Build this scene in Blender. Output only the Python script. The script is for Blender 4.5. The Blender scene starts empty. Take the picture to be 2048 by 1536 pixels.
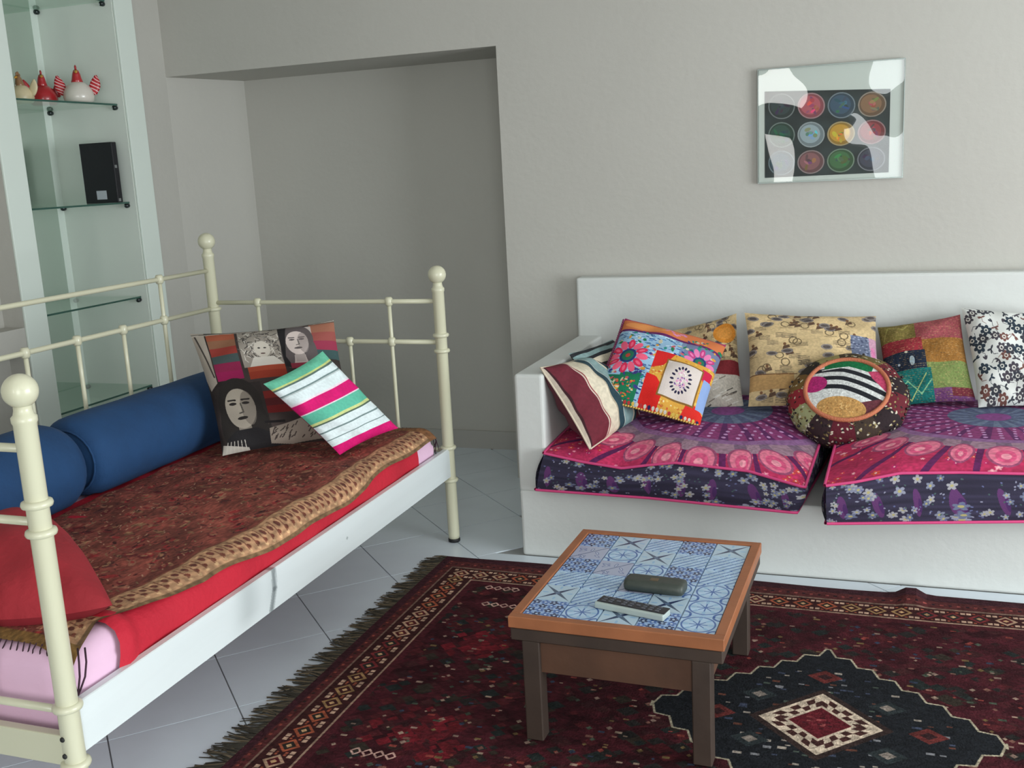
import bpy, bmesh, math, random
import numpy as np
from mathutils import Vector, Matrix

random.seed(7)
RNG = np.random.default_rng(7)
SC = bpy.context.scene
COL = SC.collection

# ------------------------------------------------------------------ camera, world, light, exposure
cam_d = bpy.data.cameras.new('camera')
cam = bpy.data.objects.new('camera', cam_d)
COL.objects.link(cam)
cam_d.sensor_fit = 'HORIZONTAL'
cam_d.sensor_width = 36.0
cam_d.lens = 36.0 * 2078.88 / 2048.0
cam_d.clip_start = 0.02


def cam_rot(y, p, r):
    rz = Matrix.Rotation(y, 3, 'Z')
    rx = Matrix.Rotation(p, 3, 'X')
    base = Matrix(((1, 0, 0), (0, 0, 1), (0, -1, 0)))        # x right, y down, z forward -> world
    rr = Matrix.Rotation(r, 3, 'Z')
    m = rz @ rx @ base @ rr
    return m @ Matrix(((1, 0, 0), (0, -1, 0), (0, 0, -1)))     # Blender camera axes


cam.matrix_world = Matrix.Translation((0, 0, 1.5)) @ cam_rot(0.349966, -0.204172, 0.0524879).to_4x4()
SC.camera = cam

w = bpy.data.worlds.new('world')
SC.world = w
w.use_nodes = True
w.node_tree.nodes['Background'].inputs[0].default_value = (0.80, 0.92, 1.0, 1)
w.node_tree.nodes['Background'].inputs[1].default_value = 1.6


def area(name, loc, direction, sx, sy, power, col):
    d = bpy.data.lights.new(name, 'AREA')
    d.shape = 'RECTANGLE'
    d.size, d.size_y = sx, sy
    d.energy = power
    d.color = col
    o = bpy.data.objects.new(name, d)
    COL.objects.link(o)
    o.location = loc
    o.rotation_euler = Vector(direction).to_track_quat('-Z', 'Y').to_euler()
    return o


area('window_daylight_right', (4.12, 1.75, 1.15), (-1, 0.0, 0), 3.0, 2.1, 285, (0.93, 0.98, 1.0))
area('window_daylight_front', (0.85, -2.02, 1.17), (0, 1, 0), 1.8, 2.1, 92, (0.97, 1.0, 0.99))
area('window_daylight_arch', (-1.27, -2.02, 1.62), (0, 1, -0.05), 0.36, 1.3, 14, (1.0, 0.98, 0.93))

SC.view_settings.view_transform = 'Standard'
SC.view_settings.look = 'None'
SC.view_settings.gamma = 1.0
SC.view_settings.use_curve_mapping = False
SC.view_settings.exposure = -0.37


# ------------------------------------------------------------------ materials
def lin(c):
    out = []
    for x in c[:3]:
        x = x / 255.0
        out.append(x / 12.92 if x <= 0.04045 else ((x + 0.055) / 1.055) ** 2.4)
    return (*out, 1.0)


def mat(name, col, rough=0.6, metal=0.0, bump=0.0, bscale=60.0, var=0.0, vscale=3.0, spec=0.5, coat=0.0):
    m = bpy.data.materials.new(name)
    m.use_nodes = True
    nt = m.node_tree
    b = nt.nodes['Principled BSDF']
    b.inputs['Base Color'].default_value = lin(col)
    b.inputs['Roughness'].default_value = rough
    b.inputs['Metallic'].default_value = metal
    b.inputs['Specular IOR Level'].default_value = spec
    if coat:
        b.inputs['Coat Weight'].default_value = coat
    tc = nt.nodes.new('ShaderNodeTexCoord')
    if var:
        n = nt.nodes.new('ShaderNodeTexNoise')
        n.inputs['Scale'].default_value = vscale
        n.inputs['Detail'].default_value = 5
        nt.links.new(tc.outputs['Object'], n.inputs['Vector'])
        r = nt.nodes.new('ShaderNodeValToRGB')
        c = lin(col)
        r.color_ramp.elements[0].position = 0.3
        r.color_ramp.elements[1].position = 0.7
        r.color_ramp.elements[0].color = (*[max(0, x * (1 - var)) for x in c[:3]], 1)
        r.color_ramp.elements[1].color = (*[min(1, x * (1 + var)) for x in c[:3]], 1)
        nt.links.new(n.outputs['Fac'], r.inputs['Fac'])
        nt.links.new(r.outputs['Color'], b.inputs['Base Color'])
    if bump:
        n = nt.nodes.new('ShaderNodeTexNoise')
        n.inputs['Scale'].default_value = bscale
        n.inputs['Detail'].default_value = 4
        nt.links.new(tc.outputs['Object'], n.inputs['Vector'])
        bp = nt.nodes.new('ShaderNodeBump')
        bp.inputs['Strength'].default_value = bump
        bp.inputs['Distance'].default_value = 0.01
        nt.links.new(n.outputs['Fac'], bp.inputs['Height'])
        nt.links.new(bp.outputs['Normal'], b.inputs['Normal'])
    return m


def img_mat(name, cv, rough=0.85, bump=0.0, bscale=250.0, spec=0.25, coat=0.0):
    h, wd = cv.a.shape[:2]
    im = bpy.data.images.new(name, wd, h)
    buf = np.ones((h, wd, 4), np.float32)
    buf[..., :3] = np.clip(cv.a, 0, 255) / 255.0
    im.pixels.foreach_set(buf.ravel())
    im.update()
    im.pack()
    m = mat(name, (128, 128, 128), rough, bump=bump, bscale=bscale, spec=spec, coat=coat)
    nt = m.node_tree
    t = nt.nodes.new('ShaderNodeTexImage')
    t.image = im
    t.extension = 'EXTEND'
    uvn = nt.nodes.new('ShaderNodeUVMap')
    nt.links.new(uvn.outputs[0], t.inputs['Vector'])
    nt.links.new(t.outputs['Color'], nt.nodes['Principled BSDF'].inputs['Base Color'])
    return m


def glass_mat(name, tint, ior=1.5, rough=0.0, wav=0.0, gloss=1.0):
    """thin clear sheet: tinted transparency with a Fresnel reflection."""
    m = bpy.data.materials.new(name)
    m.use_nodes = True
    nt = m.node_tree
    nt.nodes.remove(nt.nodes['Principled BSDF'])
    out = nt.nodes['Material Output']
    tr = nt.nodes.new('ShaderNodeBsdfTransparent')
    tr.inputs[0].default_value = (*tint, 1)
    gl = nt.nodes.new('ShaderNodeBsdfGlossy')
    gl.inputs['Roughness'].default_value = rough
    gl.inputs['Color'].default_value = (gloss, gloss, gloss, 1)
    fr = nt.nodes.new('ShaderNodeFresnel')
    fr.inputs['IOR'].default_value = ior
    mx = nt.nodes.new('ShaderNodeMixShader')
    ge = nt.nodes.new('ShaderNodeNewGeometry')
    inv_ = nt.nodes.new('ShaderNodeMath')
    inv_.operation = 'SUBTRACT'
    inv_.inputs[0].default_value = 1.0
    nt.links.new(ge.outputs['Backfacing'], inv_.inputs[1])
    mu = nt.nodes.new('ShaderNodeMath')
    mu.operation = 'MULTIPLY'
    nt.links.new(fr.outputs[0], mu.inputs[0])
    nt.links.new(inv_.outputs[0], mu.inputs[1])
    nt.links.new(mu.outputs[0], mx.inputs[0])
    nt.links.new(tr.outputs[0], mx.inputs[1])
    nt.links.new(gl.outputs[0], mx.inputs[2])
    nt.links.new(mx.outputs[0], out.inputs['Surface'])
    if wav:
        tc = nt.nodes.new('ShaderNodeTexCoord')
        n = nt.nodes.new('ShaderNodeTexNoise')
        n.inputs['Scale'].default_value = 2.3
        n.inputs['Detail'].default_value = 1
        nt.links.new(tc.outputs['Object'], n.inputs['Vector'])
        bp = nt.nodes.new('ShaderNodeBump')
        bp.inputs['Strength'].default_value = 1.0
        bp.inputs['Distance'].default_value = wav
        nt.links.new(n.outputs['Fac'], bp.inputs['Height'])
        nt.links.new(bp.outputs['Normal'], gl.inputs['Normal'])
    return m


# ------------------------------------------------------------------ painted cloth patterns (numpy)
class Cv:
    """a canvas with coordinates in units; row 0 is the bottom."""

    def __init__(s, wm, hm, ppu, base):
        s.W, s.H, s.p = int(round(wm * ppu)), int(round(hm * ppu)), ppu
        s.a = np.empty((s.H, s.W, 3), np.float32)
        s.a[:] = base
        s.x, s.y = np.meshgrid((np.arange(s.W) + .5) / ppu, (np.arange(s.H) + .5) / ppu)

    def box(s, x0, y0, x1, y1):
        return (slice(max(0, int(y0 * s.p) - 1), max(0, min(s.H, int(y1 * s.p) + 2))),
                slice(max(0, int(x0 * s.p) - 1), max(0, min(s.W, int(x1 * s.p) + 2))))

    def put(s, sl, m, col, al=1.0):
        if m.size == 0:
            return
        r = s.a[sl]
        k = (m.astype(np.float32) * al)[..., None]
        r[:] = r * (1 - k) + np.array(col, np.float32) * k

    def rect(s, x0, y0, x1, y1, col, al=1.0):
        sl = s.box(x0, y0, x1, y1)
        X, Y = s.x[sl], s.y[sl]
        s.put(sl, (X >= x0) & (X <= x1) & (Y >= y0) & (Y <= y1), col, al)

    def ell(s, cx, cy, rx, ry, col, rot=0.0, ring=None, al=1.0):
        R = max(rx, ry)
        sl = s.box(cx - R, cy - R, cx + R, cy + R)
        X, Y = s.x[sl] - cx, s.y[sl] - cy
        c, n = math.cos(rot), math.sin(rot)
        d = ((X * c + Y * n) / rx) ** 2 + ((-X * n + Y * c) / ry) ** 2
        m = d <= 1
        if ring is not None:
            m &= d >= ring * ring
        s.put(sl, m, col, al)

    def poly(s, pts, col, al=1.0):
        xs, ys = [p[0] for p in pts], [p[1] for p in pts]
        sl = s.box(min(xs), min(ys), max(xs), max(ys))
        X, Y = s.x[sl], s.y[sl]
        m = np.zeros(X.shape, bool)
        j = len(pts) - 1
        for i in range(len(pts)):
            xi, yi = pts[i]
            xj, yj = pts[j]
            if yi != yj:
                m ^= ((yi > Y) != (yj > Y)) & (X < (xj - xi) * (Y - yi) / (yj - yi) + xi)
            j = i
        s.put(sl, m, col, al)

    def line(s, pts, wd, col, al=1.0):
        for (x0, y0), (x1, y1) in zip(pts[:-1], pts[1:]):
            sl = s.box(min(x0, x1) - wd, min(y0, y1) - wd, max(x0, x1) + wd, max(y0, y1) + wd)
            X, Y = s.x[sl], s.y[sl]
            dx, dy = x1 - x0, y1 - y0
            t = np.clip(((X - x0) * dx + (Y - y0) * dy) / (dx * dx + dy * dy + 1e-12), 0, 1)
            s.put(sl, (X - x0 - t * dx) ** 2 + (Y - y0 - t * dy) ** 2 <= (wd / 2) ** 2, col, al)

    def noise(s, n, amp):
        g = RNG.uniform(-1, 1, (n + 2, n + 2)).astype(np.float32)
        fx, fy = s.x / s.x.max() * n, s.y / s.y.max() * n
        ix, iy = fx.astype(int), fy.astype(int)
        tx, ty = fx - ix, fy - iy
        v = (g[iy, ix] * (1 - tx) + g[iy, ix + 1] * tx) * (1 - ty) + (g[iy + 1, ix] * (1 - tx) + g[iy + 1, ix + 1] * tx) * ty
        s.a *= (1 + amp * v)[..., None]
        return s

    def flower(s, cx, cy, r, col, cen, n=5, rot=0.0):
        for k in range(n):
            a = rot + 2 * math.pi * k / n
            s.ell(cx + .6 * r * math.cos(a), cy + .6 * r * math.sin(a), .42 * r, .32 * r, col, a)
        s.ell(cx, cy, .3 * r, .3 * r, cen)


def rnd(a, b):
    return random.uniform(a, b)


# ------------------------------------------------------------------ mesh helpers
def link(name, me, m, parent=None):
    o = bpy.data.objects.new(name, me)
    COL.objects.link(o)
    if m is not None and not me.materials:
        for q in (m if isinstance(m, (list, tuple)) else [m]):
            me.materials.append(q)
    if parent is not None:
        o.parent = parent
    return o


class MB:
    def __init__(s):
        s.v, s.f, s.uv, s.mi = [], [], [], []

    def face(s, idx, uv=None, mi=0):
        s.f.append(tuple(idx))
        s.uv.append(uv if uv else [(0, 0)] * len(idx))
        s.mi.append(mi)

    def grid(s, P, uvs=None, mi=0, close=False, flip=False):
        """P: rows x cols of points"""
        n, k = len(P), len(P[0])
        b = len(s.v)
        for row in P:
            s.v += [tuple(q) for q in row]
        for i in range(n - 1):
            for j in range(k if close else k - 1):
                j2 = (j + 1) % k
                q = [b + i * k + j, b + i * k + j2, b + (i + 1) * k + j2, b + (i + 1) * k + j]
                if uvs:
                    uv = [uvs[i][j], uvs[i][j2], uvs[i + 1][j2], uvs[i + 1][j]]
                else:
                    uv = None
                if flip:
                    q = q[::-1]
                    uv = uv[::-1] if uv else None
                s.face(q, uv, mi)
        return b

    def tube(s, pts, r, n=10, mi=0, cap=True):
        pts = [Vector(p) for p in pts]
        rr = r if isinstance(r, (list, tuple)) else [r] * len(pts)
        rows = []
        ref = None
        for i, p in enumerate(pts):
            t = (pts[min(i + 1, len(pts) - 1)] - pts[max(i - 1, 0)])
            if t.length < 1e-9:
                t = Vector((0, 0, 1))
            t.normalize()
            if ref is None:
                ref = t.orthogonal().normalized()
            a = (ref - t * ref.dot(t))
            a = a.normalized() if a.length > 1e-6 else t.orthogonal().normalized()
            ref = a
            c = t.cross(a)
            rows.append([p + (a * math.cos(2 * math.pi * k / n) + c * math.sin(2 * math.pi * k / n)) * rr[i] for k in range(n)])
        b = s.grid(rows, close=True, mi=mi)
        if cap:
            s.face(list(range(b + n - 1, b - 1, -1)), mi=mi)
            e = b + (len(pts) - 1) * n
            s.face(list(range(e, e + n)), mi=mi)

    def lathe(s, prof, n=20, mi=0, M=None):
        """prof: (radius, z) from bottom to top"""
        rows = []
        for r, z in prof:
            row = [Vector((r * math.cos(2 * math.pi * k / n), r * math.sin(2 * math.pi * k / n), z)) for k in range(n)]
            if M is not None:
                row = [M @ q for q in row]
            rows.append(row)
        b = s.grid(rows, close=True, mi=mi)
        s.face(list(range(b + n - 1, b - 1, -1)), mi=mi)
        e = b + (len(prof) - 1) * n
        s.face(list(range(e, e + n)), mi=mi)

    def box(s, x0, y0, z0, x1, y1, z1, mi=0):
        b = len(s.v)
        s.v += [(x0, y0, z0), (x1, y0, z0), (x1, y1, z0), (x0, y1, z0), (x0, y0, z1), (x1, y0, z1), (x1, y1, z1), (x0, y1, z1)]
        for q in ((3, 2, 1, 0), (4, 5, 6, 7), (0, 1, 5, 4), (1, 2, 6, 5), (2, 3, 7, 6), (3, 0, 4, 7)):
            s.face([b + i for i in q], mi=mi)

    def ellipsoid(s, c, r, n=16, k=10, M=None, mi=0):
        rows = []
        for i in range(1, k):
            th = math.pi * i / k - math.pi / 2
            row = [Vector((c[0] + r[0] * math.cos(th) * math.cos(2 * math.pi * j / n), c[1] + r[1] * math.cos(th) * math.sin(2 * math.pi * j / n), c[2] + r[2] * math.sin(th))) for j in range(n)]
            rows.append([M @ q for q in row] if M is not None else row)
        b = s.grid(rows, close=True, mi=mi)
        s.face(list(range(b + n - 1, b - 1, -1)), mi=mi)
        e = b + (len(rows) - 1) * n
        s.face(list(range(e, e + n)), mi=mi)

    def build(s, name, m, parent=None, smooth=False, bevel=0.0, seg=2):
        me = bpy.data.meshes.new(name)
        me.from_pydata([tuple(q) for q in s.v], [], s.f)
        ul = me.uv_layers.new(name='UVMap')
        flat = np.array([c for uv in s.uv for p in uv for c in p], np.float32)
        ul.data.foreach_set('uv', flat)
        me.polygons.foreach_set('material_index', np.array(s.mi, np.int32))
        if bevel:
            bm = bmesh.new()
            bm.from_mesh(me)
            bmesh.ops.bevel(bm, geom=list(bm.edges), offset=bevel, segments=seg, affect='EDGES', profile=0.5, clamp_overlap=True)
            bm.to_mesh(me)
            bm.free()
        if smooth:
            me.polygons.foreach_set('use_smooth', np.ones(len(me.polygons), bool))
        me.update()
        return link(name, me, m, parent)


def thing(name, label, cat, loc=(0, 0, 0), rot=(0, 0, 0), group=None):
    o = bpy.data.objects.new(name, None)
    o.empty_display_size = 0.05
    COL.objects.link(o)
    o.location = loc
    o.rotation_euler = rot
    return tag(o, label, cat, group)


def tag(o, label=None, cat=None, group=None, kind=None):
    if label:
        o['label'] = label
    if cat:
        o['category'] = cat
    if group:
        o['group'] = group
    if kind:
        o['kind'] = kind
    return o


def boxobj(name, b, m, parent=None, bevel=0.0, seg=2):
    q = MB()
    q.box(*b)
    return q.build(name, m, parent, bevel=bevel, seg=seg)


def structure(name, boxes, m, bevel=0.0):
    q = MB()
    for b in boxes:
        q.box(*b)
    return tag(q.build(name, m, bevel=bevel), kind='structure')


# ------------------------------------------------------------------ shared materials
M_WALL = mat('wall_plaster', (186, 184, 177), 0.85, bump=0.15, bscale=35, var=0.025, vscale=1.3, spec=0.2)
M_BENCH = mat('bench_plaster', (208, 211, 208), 0.8, bump=0.12, bscale=30, var=0.02, vscale=2, spec=0.2)
M_ALCOVE = mat('alcove_plaster', (224, 231, 223), 0.8, var=0.02, spec=0.2)
M_TRIM = mat('white_trim', (218, 228, 220), 0.5)
M_CEIL = mat('ceiling_paint', (225, 225, 222), 0.9)
M_GROUT = mat('floor_grout', (150, 152, 152), 0.9)
M_TILE = mat('floor_tile', (218, 228, 236), 0.25, var=0.04, vscale=4)
M_BASE = mat('baseboard_tile', (176, 174, 168), 0.4)
M_CREAM = mat('cream_metal', (206, 204, 178), 0.35, coat=0.3)
M_RAILW = mat('white_board', (236, 240, 238), 0.3, coat=0.3)
M_BLACK = mat('black_rubber', (25, 25, 26), 0.6)
M_CHROME = mat('dark_chrome', (70, 75, 76), 0.3, metal=0.9)
M_FRAMEW = mat('window_frame_white', (230, 230, 226), 0.5)

# ------------------------------------------------------------------ room shell
XL, YW, YN, XR, YF, ZC = -3.50, 4.65, 5.15, 4.10, -2.0, 2.62
NX = -1.69                      # right edge of the recess in the back wall
ZS = 2.05                       # soffit height of the recess

structure('wall_back', [
    (NX, YW, 0, XR + .3, YN + .2, ZC),
    (XL, YW, ZS, NX, YN + .2, ZC),
    (XL, YN, 0, NX, YN + .2, ZS)], M_WALL)
structure('baseboard_back', [(XL, YN - .012, 0, NX, YN, .10)], M_BASE)
structure('baseboard_left', [(XL, 4.45, 0, XL + .012, YW, .10)], M_BASE)
# left wall with a glass-shelf alcove and two shallow recesses
AY0, AY1, AX = 3.612, 4.305, -3.955
XN = -3.365                     # left face of the recess at its rear: that return runs slightly skew
LY = 3.485
structure('wall_left', [
    (AX - .2, YF - .2, 0, AX, YN + .2, ZC),                 # rear skin
    (AX, AY1, 0, XL, YN + .2, ZC),
    (AX, LY, 0, XL, AY0, ZC),
    (AX, YF - .2, 0, XL, 2.55, ZC),
    (AX, 2.55, .822, XL, LY, .935),                          # ledge between the two recesses
    (AX, 2.55, 0, XL, LY, .10),
    (AX, 2.55, 2.3, XL, LY, ZC),
    (AX, 2.55, .10, XL - .11, LY, 2.3),
    (AX, AY0, 0, XL, AY1, .10)], M_WALL)
q = MB()
q.v = [(XL, YW, 0), (XN, YN, 0), (XL, YN, 0), (XL, YW, ZS), (XN, YN, ZS), (XL, YN, ZS)]
for f in ((0, 1, 4, 3), (1, 2, 5, 4), (2, 0, 3, 5), (2, 1, 0), (3, 4, 5)):
    q.face(f)
tag(q.build('wall_return', M_WALL), kind='structure')
structure('trim_4', [(AX, 4.254, .10, AX + .006, AY1 - .004, ZC)], M_TRIM)
structure('trim_1', [(XL, AY1, 0, XL + .012, 4.438, ZC)], M_TRIM, bevel=.003)
structure('trim_2', [(XL, LY, 0, XL + .012, AY0, ZC)], M_TRIM, bevel=.003)
structure('trim_3', [(AX, AY1 - .004, .10, XL, AY1, ZC), (AX, AY0, .10, XL, AY0 + .004, ZC)], M_ALCOVE)
WY0, WY1, WZ0, WZ1 = .20, 3.30, .06, 2.25
structure('wall_right', [
    (XR, YF - .2, 0, XR + .2, WY0, ZC), (XR, WY1, 0, XR + .2, YW, ZC),
    (XR, WY0, 0, XR + .2, WY1, WZ0), (XR, WY0, WZ1, XR + .2, WY1, ZC)], M_WALL)
wr = structure('window_1', [
    (XR + .08, WY0, WZ0, XR + .13, WY0 + .05, WZ1), (XR + .08, WY1 - .05, WZ0, XR + .13, WY1, WZ1),
    (XR + .08, WY0 + .05, WZ0, XR + .13, WY1 - .05, WZ0 + .05), (XR + .08, WY0 + .05, WZ1 - .05, XR + .13, WY1 - .05, WZ1)], M_FRAMEW)
fw = [(-1.48, -1.06, .95, 2.3), (-.10, 1.8, .06, 2.3)]
structure('wall_front', [
    (XL, YF - .2, 0, fw[0][0], YF, ZC), (fw[0][1], YF - .2, 0, fw[1][0], YF, ZC), (fw[1][1], YF - .2, 0, XR + .2, YF, ZC),
    (fw[0][0], YF - .2, 0, fw[0][1], YF, fw[0][2]), (fw[0][0], YF - .2, fw[0][3], fw[0][1], YF, ZC),
    (fw[1][0], YF - .2, 0, fw[1][1], YF, fw[1][2]), (fw[1][0], YF - .2, fw[1][3], fw[1][1], YF, ZC)], M_WALL)
for i, (x0, x1, z0, z1) in enumerate(fw):
    structure('window_%d' % (i + 2), [
        (x0, YF - .14, z0, x0 + .05, YF - .09, z1), (x1 - .05, YF - .14, z0, x1, YF - .09, z1),
        (x0 + .05, YF - .14, z0, x1 - .05, YF - .09, z0 + .05), (x0 + .05, YF - .14, z1 - .05, x1 - .05, YF - .09, z1)], M_FRAMEW)
structure('ceiling', [(AX - .2, YF - .2, ZC, XR + .3, YN + .2, ZC + .1)], M_CEIL)

# floor: slab with diagonal ceramic tiles, each a piece of its own
floor = structure('floor', [(AX - .2, YF - .2, -.12, XR + .3, YN + .2, -.004)], M_GROUT)


def clip(poly, a, b, c):
    """keep a*x+b*y<=c"""
    out = []
    for i in range(len(poly)):
        p, q = poly[i], poly[(i + 1) % len(poly)]
        dp, dq = a * p[0] + b * p[1] - c, a * q[0] + b * q[1] - c
        if dp <= 0:
            out.append(p)
        if dp * dq < 0:
            t = dp / (dp - dq)
            out.append((p[0] + t * (q[0] - p[0]), p[1] + t * (q[1] - p[1])))
    return out


TP = 0.508                      # spacing measured along X+Y
for i in range(-14, 20):
    for j in range(-26, 2):
        s0, d0 = 0.578 + i * TP + .003, -4.60 + (j + 12) * TP + .003
        s1, d1 = s0 + TP - .006, d0 + TP - .006            # s = X+Y, d = X-Y
        pg = [((s + d) / 2, (s - d) / 2) for s, d in ((s0, d0), (s1, d0), (s1, d1), (s0, d1))]
        cx, cy = sum(p[0] for p in pg) / 4, sum(p[1] for p in pg) / 4
        if cy < 1.0 or cx > 1.4 or cx < -3.6:
            continue
        if cx > -1.2 and cy < 3.2:
            continue                                             # under the rug
        pg = clip(pg, -1, 0, -(XL + (.14 if cy > YW else 0)))
        if pg:
            pg = clip(pg, 0, 1, YN - .012)
        if pg and cx > -1.5:
            pg = clip(pg, 0, 1, 3.66)
        if pg and cy > 3.6 and cx > NX - .5:
            pg = clip(pg, 1, 0, NX) if cy > YW else pg
        if len(pg) < 3:
            continue
        area2 = abs(sum(pg[k][0] * pg[(k + 1) % len(pg)][1] - pg[(k + 1) % len(pg)][0] * pg[k][1] for k in range(len(pg))))
        if area2 < .004:
            continue
        q = MB()
        n = len(pg)
        if sum(pg[k][0] * pg[(k + 1) % n][1] - pg[(k + 1) % n][0] * pg[k][1] for k in range(n)) < 0:
            pg = pg[::-1]
        q.v = [(x, y, -.005) for x, y in pg] + [(x, y, 0) for x, y in pg]
        q.face(list(range(n, 2 * n)))
        for k in range(n):
            q.face([k, (k + 1) % n, n + (k + 1) % n, n + k])
        q.build('tile', M_TILE, floor)

# ------------------------------------------------------------------ built-in masonry bench
bench = thing('built_in_bench', 'white plastered built-in bench with low arm and tall backrest along the wall', 'bench', (0.6, 4.1, 0))


def child_box(name, b, m, par, bevel=.012, seg=3):
    o = boxobj(name, b, m, par, bevel, seg)
    o.location = -par.location
    return o


child_box('seat', (-1.33, 3.665, -.0035, XR - .001, YW - .001, .27), M_BENCH, bench)
child_box('backrest', (-1.33, 4.564, .255, XR - .001, YW - .001, .996), M_BENCH, bench)
child_box('arm', (-1.33, 3.665, .262, -1.215, 4.57, .73), M_BENCH, bench)


# ------------------------------------------------------------------ wall picture
def paint_picture():
    c = Cv(.49, .36, 900, (38, 46, 48))
    cols = [[(30, 70, 90), (150, 90, 95), (60, 110, 60), (60, 60, 80)],
            [(40, 75, 62), (170, 185, 195), (222, 160, 40), (165, 52, 60)],
            [(45, 60, 62), (205, 90, 105), (52, 80, 108), (150, 105, 72)]]
    c.noise(10, .3)
    cols = [[[v * .8 + 18 for v in q_] for q_ in row_] for row_ in cols]
    for r in range(3):
        for k in range(4):
            x, y = .068 + k * .118, .062 + r * .118
            q = cols[r][k]
            c.ell(x, y, .054, .053, [min(255, v * .55 + 70) for v in q])
            c.ell(x, y, .049, .048, [v * .75 for v in q])
            c.ell(x - .004, y + .003, .04, .038, q)
            for _ in range(9):
                a = rnd(0, 6.28)
                rr = rnd(0, .03)
                c.ell(x + rr * math.cos(a), y + rr * math.sin(a), rnd(.006, .016), rnd(.004, .009), [min(255, max(0, v * rnd(.6, 1.35))) for v in q], rnd(0, 3))
            c.ell(x, y, .052, .051, (150, 150, 150), ring=.95, al=.5)
    return c


pic = thing('wall_picture', 'frameless glazed photograph of round paint pots hanging on the wall', 'picture', (-.23, 4.65, 1.617))
boxobj('mat_board', (-.287, -.014, -.232, .287, -.002, .232), mat('mat_board', (206, 208, 204), .8), pic)
q = MB()
z0, z1 = -.212, .125
q.grid([[(-.262, -.0155, z0), (.236, -.0155, z0)], [(-.262, -.0155, z1 + .02), (.236, -.0155, z1 - .005)]], [[(0, 0), (1, 0)], [(0, 1), (1, 1)]])
q.v += [(-.262, -.0142, z0), (.236, -.0142, z0), (.236, -.0142, z1 - .005), (-.262, -.0142, z1 + .02)]
q.face([7, 6, 5, 4])
q.build('print', img_mat('print', paint_picture(), .5), pic)
boxobj('glass_pane', (-.289, -.022, -.234, .289, -.018, .234), glass_mat('picture_glass', (.95, .97, .96), 1.6, 0.01, wav=.03), pic)
q = MB()
for b in ((-.291, -.023, -.236, .291, -.001, -.232), (-.291, -.023, .232, .291, -.001, .236), (-.291, -.023, -.232, -.288, -.001, .232), (.288, -.023, -.232, .291, -.001, .232)):
    q.box(*b)
q.build('edge_trim', mat('picture_edge', (140, 150, 146), .3, metal=.5), pic)

# ------------------------------------------------------------------ alcove: mirror, glass shelves, figurines, black box
mir = tag(boxobj('mirror', (AX, AY0 + .01, .12, AX + .008, 4.253, 2.58), mat('mirror_silver', (222, 231, 225), .03, metal=1.0)),
          'tall green-tinted mirror lining the back of the shelf alcove', 'mirror')
M_SHELF = glass_mat('shelf_glass', (.87, .94, .90), 1.5, 0.02)
M_SEDGE = mat('shelf_glass_edge', (58, 92, 82), .2)
shelf_words = {2.383: 'topmost glass alcove shelf at the upper edge of the photo', 1.902: 'glass alcove shelf carrying the hen figurines', 1.432: 'glass alcove shelf under the black box file',
               .962: 'empty glass alcove shelf behind the bed rail level', .506: 'lowest glass alcove shelf just above the blue bolster'}
for z, lab in shelf_words.items():
    sh = thing('glass_shelf', lab, 'shelf', (-3.735, 3.958, z), group='glass shelves in the alcove')
    boxobj('pane', (-.208, -.340, -.004, .197, .340, .004), M_SHELF, sh)
    boxobj('front_edge', (.197, -.340, -.0042, .2, .340, .0042), M_SEDGE, sh)
    for x in (.190, -.205):
        q = MB()
        q.lathe([(.004, 0), (.010, .002), (.012, .010), (.012, .020), (.008, .026)], 12, M=Matrix.Translation((x, .345, -.014)) @ Matrix.Rotation(math.pi / 2, 4, 'X'))
        q.build('shelf_clip', M_CHROME, sh, smooth=True)

M_HENW = mat('white_ceramic', (214, 208, 198), .25, coat=.4)
M_HENR = mat('red_ceramic', (176, 34, 42), .3, coat=.4)
M_HENY = mat('ochre_ceramic', (206, 150, 60), .4)


def stripe_wing():
    c = Cv(1, 1, 96, (176, 34, 42))
    for k in range(7):
        c.line([(-.2, .1 + k * .17), (1.2, -.25 + k * .17)], .05, (226, 190, 190))
    return img_mat('striped_wing', c, .3)


M_WING = stripe_wing()


def hen(loc, rz, label, body, wing, scale=1.0, head=None):
    head = head or M_HENR
    t = thing('hen_figurine', label, 'figurine', loc, (0, 0, rz), 'ceramic hens on the alcove shelf')
    t.scale = (scale,) * 3
    q = MB()
    q.lathe([(.050, 0), (.060, .010), (.064, .028), (.060, .050), (.048, .072), (.030, .087), (.012, .094)], 22)
    q.build('body', body, t, smooth=True)
    q = MB()
    q.tube([(0, 0, .080), (.002, 0, .102), (.006, 0, .124), (.012, 0, .138)], [.028, .021, .016, .010], 14)
    q.build('head', head, t, smooth=True)
    q = MB()
    for x, z, r in ((-.006, .142, .010), (.006, .150, .011), (.018, .147, .009)):
        q.ellipsoid((x, 0, z), (r, .005, r), 12, 8)
    q.build('comb', head, t, smooth=True)
    q = MB()
    q.tube([(.024, 0, .132), (.036, 0, .128), (.044, 0, .124)], [.008, .005, .001], 10)
    q.build('beak', M_HENY, t, smooth=True)
    for sy in (1, -1):
        P, U = [], []
        for i in range(9):
            a = i / 8
            row, ur = [], []
            for k in range(12):
                b = 2 * math.pi * k / 12
                wd = .020 * math.sin(math.pi * min(1, .12 + a * .86)) + .003
                row.append((math.sin(b) * .006 - .004, sy * (.062 + .016 * a) + math.cos(b) * wd, .036 + a * .082))
                ur.append((.5 + .5 * math.cos(b), a))
            P.append(row)
            U.append(ur)
        q = MB()
        bs = q.grid(P, U, close=True)
        q.face(list(range(bs + 11, bs - 1, -1)))
        q.face(list(range(bs + 96, bs + 108)))
        q.build('wing', wing, t, smooth=True)
    return t


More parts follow.
